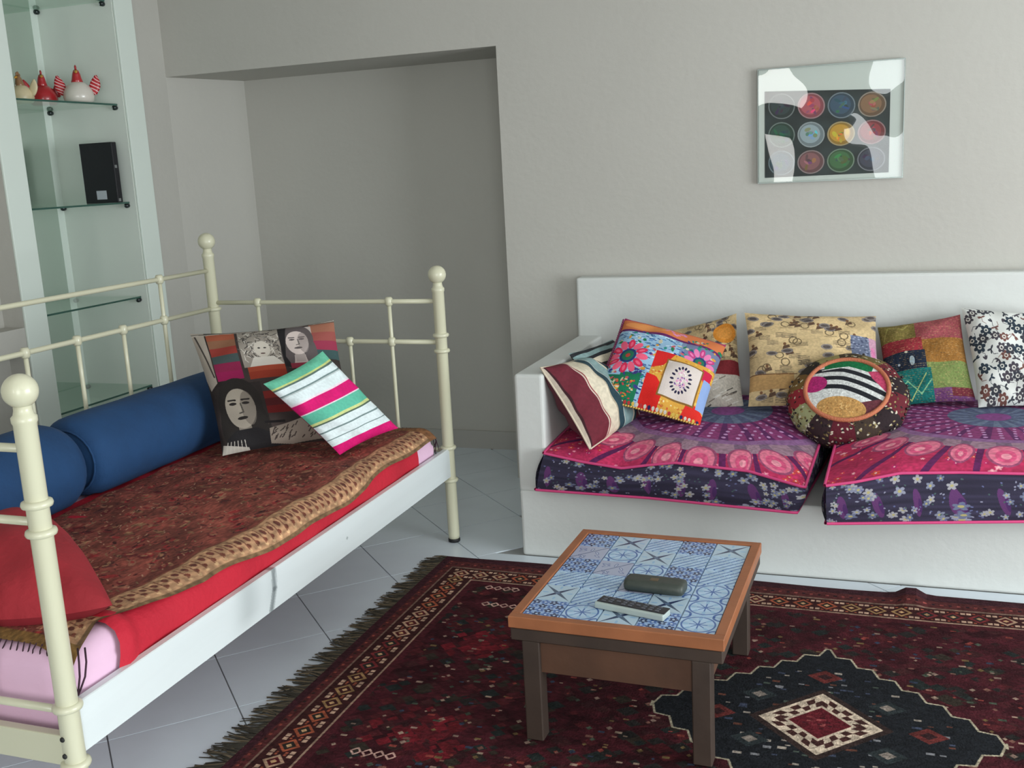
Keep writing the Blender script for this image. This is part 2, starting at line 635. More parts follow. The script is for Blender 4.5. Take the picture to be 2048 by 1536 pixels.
ZH = 1.9065
hen((-3.62, 4.140, ZH), -.85, 'white ceramic hen with red head and striped wings, right one on the glass shelf', M_HENW, M_WING, 1.10)
hen((-3.77, 4.075, ZH), -.75, 'all-red ceramic hen standing left of the white hen', M_HENR, M_HENR, 1.0)
M_HENC = mat('cream_ceramic', (222, 205, 168), .3)
hen((-3.74, 3.905, ZH), -1.3, 'cream ceramic hen half hidden behind the left alcove post', M_HENC, M_HENC, .88, mat('tan_ceramic', (150, 112, 80), .3))

bk = thing('box_file', 'black upright box file with a small white label on the glass shelf', 'box', (-3.605, 4.20, 1.4365), (0, 0, math.radians(2)))
boxobj('case', (-.105, 0, 0, .084, .036, .288), mat('black_card', (24, 24, 30), .5, bump=.1), bk, bevel=.003)
boxobj('label_sticker', (-.036, -.0006, .018, .022, 0, .060), mat('label_paper', (178, 184, 192), .7), bk)
for z in (.006, .165):
    boxobj('metal_corner', (.0825, .004, z, .0855, .020, z + .014), mat('nickel', (190, 195, 200), .25, metal=.9), bk)

# ------------------------------------------------------------------ daybed
XB, XA = -2.715, -1.66          # back and front post lines
Y0, Y1 = 1.617, 3.753
bed = thing('daybed', 'cream metal daybed with ball-topped posts and white side board', 'bed', ((XA + XB) / 2, (Y0 + Y1) / 2, 0))
inv = -bed.location


def bchild(q, name, m, par=bed, smooth=True, bevel=0):
    o = q.build(name, m, par, smooth=smooth, bevel=bevel)
    if par is bed:
        o.location = inv
    return o


def post(x, y, top, collars):
    q = MB()
    q.lathe([(.022, .012), (.0235, .03), (.0235, top - .105), (.026, top - .100), (.026, top - .09), (.021, top - .085), (.0185, top - .075), (.018, top - .062)], 20,
            M=Matrix.Translation((x, y, 0)))
    p = bchild(q, 'post', M_CREAM)
    q = MB()
    r = .036
    zc = top - r
    pr = [(.014, top - .068)] + [(r * math.cos(t), zc + r * math.sin(t)) for t in np.linspace(-1.15, 1.5, 12)]
    q.lathe(pr, 22, M=Matrix.Translation((x, y, 0)))
    bchild(q, 'finial', M_CREAM, p)
    for z in collars:
        q = MB()
        q.lathe([(.024, z - .009), (.031, z - .006), (.033, z), (.031, z + .006), (.024, z + .009)], 20, M=Matrix.Translation((x, y, 0)))
        bchild(q, 'collar', M_CREAM, p)
    q = MB()
    q.lathe([(.021, 0), (.0245, .002), (.0245, .014), (.022, .016)], 16, M=Matrix.Translation((x, y, 0)))
    bchild(q, 'foot_cap', M_BLACK, p)
    if (x, y) == (XA, Y0):
        for z in (.335, .295):
            q = MB()
            q.lathe([(.0, 0), (.006, .0), (.006, .004), (.004, .006)], 10, M=Matrix.Translation((x - .004, y - .0215, z)) @ Matrix.Rotation(math.pi / 2, 4, 'X'))
            bchild(q, 'screw', M_BLACK, p)


post(XA, Y1, 1.143, (.866, .803, .403, .266))
post(XA, Y0, 1.143, (.866, .803, .403, .266))
post(XB, Y1, 1.300, (.975, .40))
post(XB, Y0, 1.300, (.975, .40))


def rail(name, a, b, r=.0095, bow=0):
    q = MB()
    a, b = Vector(a), Vector(b)
    q.tube([a.lerp(b, t) for t in (0, .25, .5, .75, 1)], r, 12)
    return bchild(q, name, M_CREAM)


def joint(par, p, r=.016, h=.018):
    q = MB()
    q.lathe([(r * .7, -h), (r, -h * .6), (r * 1.05, 0), (r, h * .6), (r * .7, h)], 14, M=Matrix.Translation(p))
    return bchild(q, 'joint', M_CREAM, par)


for (y, zu, zl) in ((Y1, 1.002, .838), (Y0, .985, .825)):
    ru = rail('end_rail', (XA, y, zu), (XB, y, zu))
    rl = rail('end_rail', (XA, y, zl), (XB, y, zl))
    for x in (-1.878, -2.493):
        rail('spindle', (x, y, .40), (x, y, zu + .012), .008)
        joint(ru, (x, y, zu))
        joint(rl, (x, y, zl))
    for x in (-2.069, -2.305):
        rail('spindle', (x, y, .40), (x, y, zl + .010), .008)
        joint(rl, (x, y, zl))
    rail('end_rail', (XA, y, .392), (XB, y, .392), .009)
rt = rail('back_rail', (XB, Y0, 1.141), (XB, Y1, 1.141))
rb = rail('back_rail', (XB, Y0, .978), (XB, Y1, .978))
for k in range(7):
    y = 1.96 + k * (3.42 - 1.96) / 6
    if k in (0, 6):
        rail('spindle', (XB, y, .40), (XB, y, 1.155), .008)
        joint(rt, (XB, y, 1.141))
    else:
        rail('spindle', (XB, y, .40), (XB, y, .988), .008)
    joint(rb, (XB, y, .978))


def paint_board():
    c = Cv(2.13, .12, 300, (222, 229, 230))
    c.noise(4, .01)
    for dx, al in ((0, .35), (.004, .3), (.010, .25), (.016, .15)):   # overlapping bent grey streaks from top to bottom
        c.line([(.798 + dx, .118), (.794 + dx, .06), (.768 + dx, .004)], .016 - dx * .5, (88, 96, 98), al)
    xs = .80 - .022 * (1 - c.y / .118) ** 2 - c.x                # soft greyed bands left of the streaks
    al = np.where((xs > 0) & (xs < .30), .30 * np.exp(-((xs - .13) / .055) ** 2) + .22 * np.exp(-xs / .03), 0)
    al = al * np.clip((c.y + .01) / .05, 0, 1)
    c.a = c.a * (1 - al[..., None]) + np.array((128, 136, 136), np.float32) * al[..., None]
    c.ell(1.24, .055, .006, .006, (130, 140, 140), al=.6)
    return c


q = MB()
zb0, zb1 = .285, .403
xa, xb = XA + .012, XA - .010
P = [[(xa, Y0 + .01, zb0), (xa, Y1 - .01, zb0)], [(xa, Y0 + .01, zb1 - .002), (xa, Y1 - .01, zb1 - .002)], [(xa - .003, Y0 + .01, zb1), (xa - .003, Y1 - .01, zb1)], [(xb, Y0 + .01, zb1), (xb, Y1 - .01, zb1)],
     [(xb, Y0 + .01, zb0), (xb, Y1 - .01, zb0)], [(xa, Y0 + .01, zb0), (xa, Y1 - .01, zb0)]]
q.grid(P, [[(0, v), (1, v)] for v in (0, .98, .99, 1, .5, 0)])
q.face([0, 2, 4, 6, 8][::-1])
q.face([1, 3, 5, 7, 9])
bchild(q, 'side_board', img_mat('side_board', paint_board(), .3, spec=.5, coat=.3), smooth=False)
for y in (Y0, Y1):
    q = MB()
    q.box(XB, y - .012, .262, XA, y + .012, .335)
    bchild(q, 'end_board', M_CREAM, smooth=False, bevel=.003)
q = MB()
q.box(XB - .01, Y0, .285, XB + .012, Y1, .403)
bchild(q, 'back_board', M_RAILW, smooth=False)
M_SLAT = mat('slat_wood', (196, 170, 128), .6)
for k in range(11):
    y = Y0 + .10 + k * .193
    q = MB()
    q.box(XB + .012, y - .03, .272, XA - .010, y + .03, .287)
    bchild(q, 'slat', M_SLAT, smooth=False)

# mattress in its pink sheet
MX0, MX1, MY0, MY1, MZ0, MZ1, MR = -2.690, -1.688, 1.655, 3.705, .289, .49, .052


def mattress_mesh():
    """rounded block"""
    q = MB()
    n = 8
    prof = [(MZ0, -.012)] + [(MZ0 + .012, 0)] + [(MZ0 + .06, .006), (MZ1 - MR - .01, .006)] + [(MZ1 - MR + MR * math.sin(t), -MR + MR * math.cos(t)) for t in np.linspace(0, math.pi / 2, 8)]

    def ring(off, z):
        pts = []
        r = .07
        x0, x1, y0, y1 = MX0 - off, MX1 + off, MY0 - off, MY1 + off
        for cx, cy, a0 in ((x1 - r, y0 + r, -math.pi / 2), (x1 - r, y1 - r, 0), (x0 + r, y1 - r, math.pi / 2), (x0 + r, y0 + r, math.pi)):
            for k in range(n + 1):
                a = a0 + math.pi / 2 * k / n
                pts.append((cx + r * math.cos(a), cy + r * math.sin(a), z + (.004 * math.sin(9 * cx + 11 * cy + a) if z > .3 else 0)))
        return pts
    rows = [ring(o, z) for z, o in prof]
    b = q.grid(rows, close=True)
    k = len(rows[0])
    q.face(list(range(b + k - 1, b - 1, -1)))
    e = b + (len(rows) - 1) * k
    q.face(list(range(e, e + k)))
    return q


tag(mattress_mesh().build('mattress', mat('pink_sheet', (228, 188, 214), .85, bump=.25, bscale=14), smooth=True), 'mattress in a pale pink fitted sheet on the daybed', 'mattress')

XC = MX1 - MR                    # where the front rounding starts


def on_bed(s, y, d):
    """cloth lying on the mattress: s runs from x=-2.5 over the front edge, d = lift"""
    flat = XC + 2.5
    if s <= flat:
        x, z, = -2.5 + s, MZ1 + d
    elif s <= flat + MR * math.pi / 2:
        t = (s - flat) / MR
        x, z = XC + (MR + d + .004) * math.sin(t), MZ1 - MR + (MR + d) * math.cos(t)
    else:
        x, z = MX1 + d + .004, MZ1 - MR - (s - flat - MR * math.pi / 2)
    for ye, sg in ((MY0, 1), (MY1, -1)):
        u = (ye - y) * sg + MR
        if u > 0:
            u = min(u, MR * 1.3)
            if u <= MR:
                z -= MR - math.sqrt(max(0, MR * MR - u * u))
            else:
                z -= MR + (u - MR) * .8
    return Vector((x, y, z))


FLAT = XC + 2.5


def red_edge(y):
    return FLAT + .102 + .085


P = []
for j in range(70):
    y = 1.80 + (3.50 - 1.80) * j / 69
    row = []
    for i in range(40):
        s = red_edge(y) * i / 39
        yy = y + (.03 * math.sin(3 * s) - .06 * max(0, s - .8) * 4 if j < 3 else 0)
        lift = .007 + .002 * math.sin(13 * y + 5 * s) + .002 * math.sin(31 * y) + (.018 * math.exp(-((y - 1.83) / .03) ** 2) * min(1, max(0, (s - .6) * 4)))
        row.append(on_bed(s, yy, lift))
    P.append(row)
q = MB()
q.grid(P, flip=True)
tag(q.build('red_sheet', mat('red_cloth', (186, 22, 46), .8, bump=.3, bscale=60, var=.08, vscale=5), smooth=True), 'bright red cloth spread between the throw and the pink mattress', 'sheet')


# ---- paisley throw
def paint_throw():
    # u along bed (0 near end .. 1 far end), v across (0 = front edge)
    c = Cv(2.0, .86, 520, (128, 68, 58))
    c.noise(24, .25)
    for _ in range(900):
        x, y = rnd(0, 2), rnd(.10, .86)
        r = rnd(.008, .024)
        cl = random.choice([(146, 52, 52), (110, 44, 44), (132, 92, 70), (156, 104, 84), (92, 50, 46), (140, 72, 64)])
        a = rnd(0, 3.14)
        c.ell(x, y, r, r * .5, cl, a)
        c.ell(x + r * .3, y + r * .2, r * .5, r * .25, random.choice([(168, 124, 92), (60, 30, 30), (150, 52, 50)]), a + .4, al=.8)
    for _ in range(1500):
        x, y = rnd(0, 2), rnd(.09, .86)
        a = rnd(.2, 1.2)
        l = rnd(.006, .018)
        c.line([(x, y), (x + l * math.cos(a), y + l * math.sin(a))], .0035, random.choice([(178, 136, 112), (84, 44, 42), (160, 76, 68), (128, 104, 76)]))
    c.rect(0, 0, 2, .085, (172, 132, 100))                        # front border band
    c.rect(0, .080, 2, .086, (128, 80, 62))
    c.rect(0, 0, 2, .010, (118, 92, 66))
    for k in range(54):
        x = .02 + k * .037
        c.ell(x, .050, .008, .010, (104, 60, 50))
        c.ell(x + .018, .030, .008, .006, (112, 62, 48))
        c.line([(x + .012, .02), (x + .020, .07)], .004, (120, 76, 60))
        c.ell(x + .005, .066, .006, .004, (196, 156, 118))
        c.ell(x + .012, .018, .007, .004, (198, 160, 120))
    c.rect(0, .0, .045, .86, (122, 92, 52))                       # ochre end bands
    c.rect(1.95, .0, 2, .86, (122, 84, 56))
    c.noise(150, .22)
    return c


th = thing('paisley_throw', 'brown and dark red paisley throw with beige border spread on the daybed', 'throw', (-2.1, 2.65, MZ1))


def throw_edge(y):
    e = FLAT + .070 + .012 * math.sin(5.1 * y) + .006 * math.sin(13 * y + 1)
    if y < 2.15:
        e -= .062 * min(1, (2.15 - y) / .33)
    if y < 1.82:
        e += .035 * min(1, (1.82 - y) / .12)
    return e


P, U = [], []
TY0, TY1 = 1.690, 3.665
for j in range(110):
    t = j / 109
    y0_ = TY0 + (TY1 - TY0) * t
    e = throw_edge(y0_)
    row, ur = [], []
    for i in range(50):
        k = i / 49
        s = .06 + (e - .06) * k
        y = y0_ - (1 - t) ** 8 * .022 * math.exp(-((k - .97) / .08) ** 2)
        lift = .014 + .0025 * math.sin(17 * y + 9 * s) + .002 * math.sin(41 * y - 13 * s) + (.004 if i == 49 else 0)
        row.append(on_bed(s, y, lift) - th.location)
        ur.append((t, (e - s) / .86))
    P.append(row)
    U.append(ur)
q = MB()
q.grid(P, U, flip=True)
q.build('cloth', img_mat('paisley_throw', paint_throw(), .9, bump=.4, bscale=90), th, smooth=True)
q = MB()
for k in range(46):
    s = .10 + k * .0172
    for y, sg in ((TY0, -1), (TY1, 1)):
        if sg < 0 and s > throw_edge(y) - .005:
            continue
        p = on_bed(min(s, throw_edge(y)), y, .014) - th.location
        L = rnd(.05, .085)
        pts = [p]
        a = rnd(-.3, .3)
        for i in range(1, 6):
            a += rnd(-.35, .35)
            pts.append(pts[-1] + Vector((math.sin(a) * L / 5 * .6, sg * (.012 if i == 1 else .003), -L / 5)))
        q.tube(pts, .0016, 5)
fr = tag(q.build('fringe', mat('dark_yarn', (52, 28, 40), .9), th), kind='stuff')
# a longer knotted tassel over the near corner
q = MB()
for dx in (-.022, -.008, .010, .024):                 # strands hang over the corner and are knotted together lower down
    p0 = Vector((-1.676 + dx * .7, 1.668 + dx * .8, .478 - .2 * abs(dx))) - th.location
    pts = [p0 + Vector((-.022, .024, .020)), p0, p0 + Vector((.006 - dx * .2, -.006 - dx * .2, -.030)), p0 + Vector((.006 - dx * .5, -.007 - dx * .6, -.056)), p0 + Vector((.004 - dx * .7, -.008 - dx * .8, -.074)), p0 + Vector((-dx * .7, -.008 - dx * .8, -.108))]
    q.tube(pts, .0022, 6)
q.build('tassel', mat('dark_yarn_tassel', (60, 34, 50), .9), th, smooth=True)


# ---- bolsters
M_BOL = mat('blue_cotton', (22, 62, 104), .85, bump=.25, bscale=40, var=.18, vscale=6)


def bolster(y0, y1, xc, rx, rz, label, tilt=0.0):
    t = thing('bolster', label, 'bolster', (xc, (y0 + y1) / 2, MZ1 + .004), (0, 0, tilt), 'blue bolsters against the back rail')
    h = (y1 - y0) / 2
    rows = []
    prof = [(-h + .004, .35)] + [(-h + .012, .72), (-h + .028, .9), (-h + .06, .985), (-h + .1, 1.0)] + [(-h + .1 + (2 * h - .2) * k / 10, 1 + .008 * math.sin(k * 1.7)) for k in range(1, 10)] + [(h - .1, 1.0), (h - .06, .985), (h - .028, .9), (h - .012, .72), (h - .004, .35)]
    for y, s in prof:
        row = []
        for k in range(32):
            a = -2 * math.pi * k / 32
            x, z = s * rx * math.cos(a), s * rz * math.sin(a)
            z = rz + (z if z > -rz * .8 else -rz * .8 + (z + rz * .8) * .3)
            row.append((x, y, z - rz * .13))
        rows.append(row)
    q = MB()
    b = q.grid(rows, close=True)
    q.face(list(range(b + 31, b - 1, -1)))
    e = b + (len(rows) - 1) * 32
    q.face(list(range(e, e + 32)))
    q.build('cover', M_BOL, t, smooth=True)
    for sgn, yy in ((-1, -h + .012), (1, h - .012)):
        q = MB()
        pts = [(.76 * rx * math.cos(a), yy, rz * .87 + .74 * rz * math.sin(a)) for a in np.linspace(0, 2 * math.pi, 25)]
        q.tube(pts, .004, 6, cap=False)
        q.build('piping', M_BOL, t, smooth=True)
    return t


bolster(2.625, 3.62, -2.552, .150, .145, 'long dark blue bolster behind the photo-collage cushion')
bolster(1.80, 2.60, -2.545, .155, .150, 'shorter dark blue bolster at the near end of the daybed', .03)


# ------------------------------------------------------------------ pillows
def pillow(name, corners, thick, m_front, m_back, label, bow=.07, N=30, seed=0, piping=None, pipe_r=.004, wrinkle=.004, group=None, cat='cushion'):
    """corners TL, TR, BR, BL in world space; front normal towards the viewer side"""
    TL, TR, BR, BL = [Vector(c) for c in corners]
    cen = (TL + TR + BR + BL) / 4
    nrm = ((TR - TL + BR - BL).cross(TL - BL + TR - BR)).normalized()
    t = thing(name, label, cat, cen, group=group or ('cushions on the daybed' if cen.x < -1.5 else 'cushions on the bench'))
    rs = random.Random(seed)
    ph = [rs.uniform(0, 6.28) for _ in range(6)]

    def base(u, v):
        uu = u * (1 - bow * (1 - v * v) * abs(u) ** 2)
        vv = v * (1 - bow * (1 - u * u) * abs(v) ** 2)
        a, b = (uu + 1) / 2, (vv + 1) / 2
        return (BL * (1 - a) + BR * a) * (1 - b) + (TL * (1 - a) + TR * a) * b - cen

    def puff(u, v):
        k = max(0, (1 - abs(u) ** 2.4)) * max(0, (1 - abs(v) ** 2.4))
        wr = wrinkle * (math.sin(7 * u + 5 * v + ph[0]) + math.sin(11 * v - 6 * u + ph[1]) + .7 * math.sin(15 * u * v + ph[2])) * min(1, 3 * k)
        return thick / 2 * k ** .55 + wr
    for side, m, nm in ((1, m_front, 'front_panel'), (-1, m_back, 'back_panel')):
        P, U = [], []
        for j in range(N + 1):
            v = math.sin((j / N - .5) * math.pi) * .5 + (j / N - .5)
            row, ur = [], []
            for i in range(N + 1):
                u = math.sin((i / N - .5) * math.pi) * .5 + (i / N - .5)
                row.append(base(u, v) + nrm * side * puff(u, v))
                ur.append(((u + 1) / 2, (v + 1) / 2))
            P.append(row)
            U.append(ur)
        q = MB()
        q.grid(P, U, flip=(side < 0))
        q.build(nm, m, t, smooth=True)
    if piping:
        e = [(-1 + 2 * k / 14, -1) for k in range(14)] + [(1, -1 + 2 * k / 14) for k in range(14)] + [(1 - 2 * k / 14, 1) for k in range(14)] + [(-1, 1 - 2 * k / 14) for k in range(15)]
        q = MB()
        q.tube([base(u, v) for u, v in e], pipe_r, 6, cap=False)
        q.build('piping', piping, t, smooth=True)
    t['_n'] = list(nrm)
    return t, base, puff, nrm


def unit(base, ppu=320):
    return Cv(1, 1, ppu, base)


def paint_collage():
    c = unit((58, 50, 48), 420)
    c.noise(9, .35)

    def swatch(x0, y0, x1, y1, cols):
        h = (y1 - y0) / len(cols)
        for k, q_ in enumerate(cols):
            c.rect(x0, y0 + k * h, x1, y0 + (k + 1) * h, q_)
    swatch(.10, .56, .30, .98, [(150, 30, 82), (138, 36, 74), (70, 84, 84), (150, 60, 52), (140, 98, 74), (158, 86, 62)])
    swatch(.82, .66, 1.0, .98, [(60, 84, 84), (148, 52, 76), (150, 80, 74), (152, 100, 80)])
    swatch(.34, .54, .60, .66, [(150, 58, 40), (160, 70, 48)])
    swatch(.36, .26, .66, .44, [(110, 30, 30), (84, 30, 32), (120, 40, 36)])
    c.poly([(0, 1), (.09, 1), (.09, .55), (.02, .5), (0, .6)], (170, 160, 148))
    c.line([(.02, .98), (.08, .6)], .012, (70, 64, 60))

    def head(cx, cy, s, lt, dk, tilt=0):
        c.ell(cx, cy + .02 * s, .155 * s, .20 * s, dk)                # hair
        c.ell(cx - .11 * s, cy - .14 * s, .06 * s, .16 * s, dk)
        c.ell(cx + .11 * s, cy - .14 * s, .06 * s, .16 * s, dk)
        c.rect(cx - .045 * s, cy - .24 * s, cx + .045 * s, cy - .10 * s, [v * .8 for v in lt])
        c.ell(cx, cy - .015 * s, .105 * s, .150 * s, lt, tilt)
        c.ell(cx + .055 * s, cy - .02 * s, .05 * s, .13 * s, [v * .72 for v in lt], tilt, al=.7)
        for sx in (-1, 1):
            c.ell(cx + sx * .045 * s, cy + .022 * s, .026 * s, .010 * s, dk)
            c.line([(cx + sx * .022 * s, cy + .048 * s), (cx + sx * .072 * s, cy + .050 * s)], .012 * s, dk)
        c.line([(cx + .008 * s, cy + .02 * s), (cx + .016 * s, cy - .045 * s), (cx - .012 * s, cy - .050 * s)], .010 * s, [v * .5 for v in lt])
        c.ell(cx, cy - .088 * s, .038 * s, .012 * s, dk)
    # upper centre: a figure in a light top with curly pale hair
    c.rect(.32, .64, .60, .99, (150, 142, 132))
    for _ in range(170):
        x, y = rnd(.33, .60), rnd(.68, .99)
        a = rnd(0, 3.14)
        c.line([(x, y), (x + .03 * math.cos(a), y + .03 * math.sin(a))], .006, random.choice([(60, 56, 54), (200, 194, 184), (96, 90, 86)]))
    c.ell(.47, .79, .055, .075, (196, 188, 176))
    c.ell(.45, .80, .010, .006, (50, 46, 44))
    c.ell(.49, .80, .010, .006, (50, 46, 44))
    c.ell(.47, .75, .016, .006, (80, 56, 54))
    c.poly([(.36, .64), (.40, .72), (.54, .72), (.60, .64)], (206, 200, 190))
    # upper right: pale face close up
    c.rect(.62, .62, .83, .97, (184, 172, 166))
    head(.72, .83, .75, (206, 192, 186), (92, 84, 84))
    c.poly([(.60, .98), (.66, .98), (.62, .70), (.66, .60), (.60, .62)], (34, 32, 34))
    c.rect(.64, .60, .80, .64, (138, 50, 66))
    # lower left: the large grey portrait
    c.rect(.06, .0, .40, .52, (52, 46, 44))
    head(.215, .34, 1.05, (176, 166, 152), (46, 42, 40))
    c.poly([(.02, 0), (.06, .10), (.14, .16), (.30, .16), (.40, .10), (.42, 0)], (38, 36, 38))
    c.poly([(.0, .0), (.02, .07), (.2, .02), (.2, 0)], (190, 184, 174))
    for k in range(6):
        c.line([(.03 + k * .03, .0), (.06 + k * .025, .08)], .006, (198, 192, 182))
    c.poly([(.36, .02), (.38, .14), (.62, .20), (.84, .18), (.84, .03), (.5, 0)], (150, 138, 126))
    for _ in range(40):
        x, y = rnd(.38, .85), rnd(.03, .18)
        c.line([(x, y), (x + .02, y + rnd(.01, .04))], .007, (70, 60, 56))
    c.rect(.36, .18, .50, .20, (34, 30, 32))
    for k in range(5):
        c.line([(0, .985 - .004 * k), (1, .985 + .003 * k)], .004, random.choice([(60, 56, 52), (190, 180, 168)]))
    return c


def stripes(seq, vertical=True, ppu=320, base=(230, 230, 230)):
    c = unit(base, ppu)
    x = 0
    for wd, col in seq:
        if vertical:
            c.rect(x, 0, x + wd, 1, col)
        else:
            c.rect(0, 1 - x - wd, 1, 1 - x, col)
        x += wd
    return c


collage_c = ((-2.508, 3.30, .942), (-1.993, 3.50, .965), (-1.857, 3.40, .522), (-2.29, 3.12, .517))
pillow('collage_cushion', collage_c, .15, img_mat('collage_print', paint_collage(), .8, bump=.15), mat('collage_back', (60, 54, 52), .9), 'large square cushion printed with a black-and-white portrait collage', .06, seed=1)
PK, TQ, WH, GR = (214, 22, 112), (96, 186, 160), (222, 234, 236), (118, 138, 138)
seq = [(.10, (104, 184, 154)), (.018, (196, 206, 130)), (.022, (92, 112, 104)), (.012, WH), (.06, WH), (.016, GR), (.012, (190, 200, 200)), (.11, WH), (.02, (240, 220, 230)), (.125, PK), (.016, (232, 214, 222)), (.125, TQ), (.03, (206, 214, 144)), (.018, (84, 104, 88)), (.085, WH), (.016, GR), (.09, WH), (.012, GR), (.08, WH), (.12, PK)]
tot = sum(a for a, _ in seq)
seq = [(a / tot, b) for a, b in seq]
pillow('striped_cushion', ((-2.056, 3.08, .802), (-1.936, 3.30, .881), (-1.752, 3.50, .545), (-1.856, 3.22, .512)), .11,
       img_mat('bright_stripes', stripes(seq, False).noise(60, .04), .8, bump=.15), mat('pink_back', (200, 40, 110), .9), 'pink, turquoise and white striped cushion leaning on the collage cushion', .05, seed=2)
pillow('red_cushion', ((-2.50, 1.98, .60), (-2.21, 2.19, .60), (-1.72, 1.855, .530), (-2.02, 1.70, .530)), .21, mat('dark_red_cotton', (150, 32, 42), .85, bump=.3, bscale=50, var=.1, vscale=6), mat('dark_red_back', (140, 28, 40), .9),
       'plain dark red cushion lying at the near end of the daybed', -.09, seed=3)


# ---- cushions on the bench
MAR, CRM, TEA, SAG = (104, 38, 50), (214, 204, 182), (42, 66, 76), (132, 158, 158)
seq = [(.02, (190, 176, 160)), (.015, (60, 30, 36)), (.22, MAR), (.015, (206, 190, 176)), (.015, (140, 60, 66)), (.17, CRM), (.02, (170, 160, 140)), (.09, TEA), (.012, (190, 196, 190)), (.14, SAG), (.02, CRM), (.05, TEA), (.10, MAR), (.02, (206, 190, 176)), (.08, (190, 180, 160))]
tot = sum(a for a, _ in seq)
seq = [(a / tot, b) for a, b in seq]
pillow('striped_cushion', ((-1.228, 3.69, .752), (-1.150, 4.12, .722), (-.925, 4.09, .462), (-1.032, 3.645, .452)), .17, img_mat('maroon_stripes', stripes(seq).noise(50, .06), .85, bump=.2), mat('maroon_back', (84, 32, 44), .9),
       'maroon, cream and teal striped cushion leaning on the bench arm', .05, seed=4, piping=mat('cream_piping', (206, 192, 172), .8))
seq = [(.02, SAG), (.05, (40, 42, 46)), (.07, SAG), (.05, (40, 42, 46)), (.10, CRM), (.05, (40, 42, 46)), (.08, SAG), (.05, (40, 42, 46)), (.02, MAR), (.20, CRM), (.05, (40, 42, 46)), (.10, SAG), (.04, (50, 46, 46)), (.21, CRM)]
pillow('striped_cushion', ((-1.20, 3.97, .756), (-1.11, 4.34, .752), (-.90, 4.32, .50), (-.99, 4.02, .478)), .12, img_mat('dark_stripes', stripes(seq, False).noise(50, .06), .85), mat('dark_stripe_back', (90, 86, 80), .9),
       'cream and black striped cushion tucked behind in the bench corner', .05, seed=5)


def paint_patchwork():
    c = unit((120, 140, 170), 420)
    # top band
    c.rect(0, .80, 1, 1, (204, 116, 70))
    c.ell(.25, .90, .22, .05, (222, 146, 84))
    c.rect(0, .80, 1, .83, (96, 34, 92))
    c.rect(.0, .97, 1, 1, (160, 50, 96))
    for k in range(10):
        c.ell(.44 + .02 * k, .90 + .03 * math.sin(k), .018, .012, (206, 130, 170))
    # blue print field
    c.rect(.0, .0, .62, .80, (150, 186, 214))
    for _ in range(420):
        x, y = rnd(0, .62), rnd(.0, .80)
        a = rnd(-.6, .3)
        c.line([(x, y), (x + .03 * math.cos(a), y + .02 * math.sin(a))], .009, random.choice([(40, 66, 128), (214, 228, 236), (70, 120, 178), (40, 92, 120)]))

    def bloom(cx, cy, r, col, lt):
        for _ in range(90):
            a, d = rnd(0, 6.28), rnd(.8, 1.9) * r
            c.ell(cx + d * math.cos(a), cy + d * math.sin(a), rnd(.012, .028), rnd(.008, .018), random.choice([(34, 120, 80), (60, 60, 130), (200, 190, 160), (190, 90, 100), (40, 140, 130), (214, 150, 60)]), rnd(0, 3))
        for k in range(12):
            a = 2 * math.pi * k / 12
            c.ell(cx + .72 * r * math.cos(a), cy + .72 * r * math.sin(a), .30 * r, .17 * r, col if k % 2 else lt, a)
            c.ell(cx + .72 * r * math.cos(a), cy + .72 * r * math.sin(a), .16 * r, .07 * r, lt, a)
        c.ell(cx, cy, .42 * r, .42 * r, (40, 60, 110))
        c.ell(cx, cy, .30 * r, .30 * r, (40, 112, 84))
        c.ell(cx, cy, .12 * r, .12 * r, (190, 70, 60))
    c.rect(0, .0, .30, .26, (26, 110, 78))
    c.rect(.16, .0, .36, .30, (24, 116, 80))
    bloom(.17, .48, .19, (214, 44, 84), (236, 96, 128))
    c.rect(.66, .40, 1, .80, (110, 120, 150))
    bloom(.83, .62, .15, (188, 60, 124), (222, 120, 170))
    for _ in range(120):
        x, y = rnd(.0, .32), rnd(.0, .22)
        c.ell(x, y, rnd(.006, .016), rnd(.005, .01), random.choice([(210, 130, 50), (200, 60, 70), (220, 210, 180), (30, 90, 70)]))
    # red and gold square with white centre
    c.rect(.42, .0, 1.0, .60, (214, 160, 66))
    for _ in range(260):
        x, y = rnd(.42, 1.0), rnd(0, .60)
        c.ell(x, y, rnd(.006, .014), rnd(.005, .011), random.choice([(226, 190, 96), (196, 120, 50), (232, 214, 160), (206, 92, 50)]))
    c.poly([(.42, .60), (.60, .60), (.52, .46), (.42, .40)], (204, 36, 36))
    c.poly([(.40, .0), (.58, .0), (.60, .20), (.50, .30), (.40, .32)], (210, 34, 30))
    c.poly([(.80, .0), (1.0, .0), (1.0, .10), (.84, .18)], (214, 44, 36))
    c.rect(.88, .44, .98, .56, (196, 30, 70))
    c.rect(.92, .12, 1.0, .46, (140, 166, 214))
    c.rect(.54, .12, .90, .54, (132, 96, 44))
    c.rect(.555, .135, .885, .525, (214, 202, 196))
    for k in range(18):
        a = 2 * math.pi * k / 18
        c.ell(.72 + .085 * math.cos(a), .33 + .125 * math.sin(a), .018, .010, (40, 36, 66), a)
    for _ in range(60):
        a, d = rnd(0, 6.28), rnd(0, 1)
        c.ell(.72 + .06 * d * math.cos(a), .33 + .1 * d * math.sin(a), .010, .006, random.choice([(220, 150, 190), (120, 90, 150), (236, 226, 226)]), rnd(0, 3))
    for k in range(26):
        c.ell(.02 + k * .038, .016, .014, .012, random.choice([(40, 40, 90), (220, 190, 90), (190, 60, 60), (220, 215, 200)]))
    return c


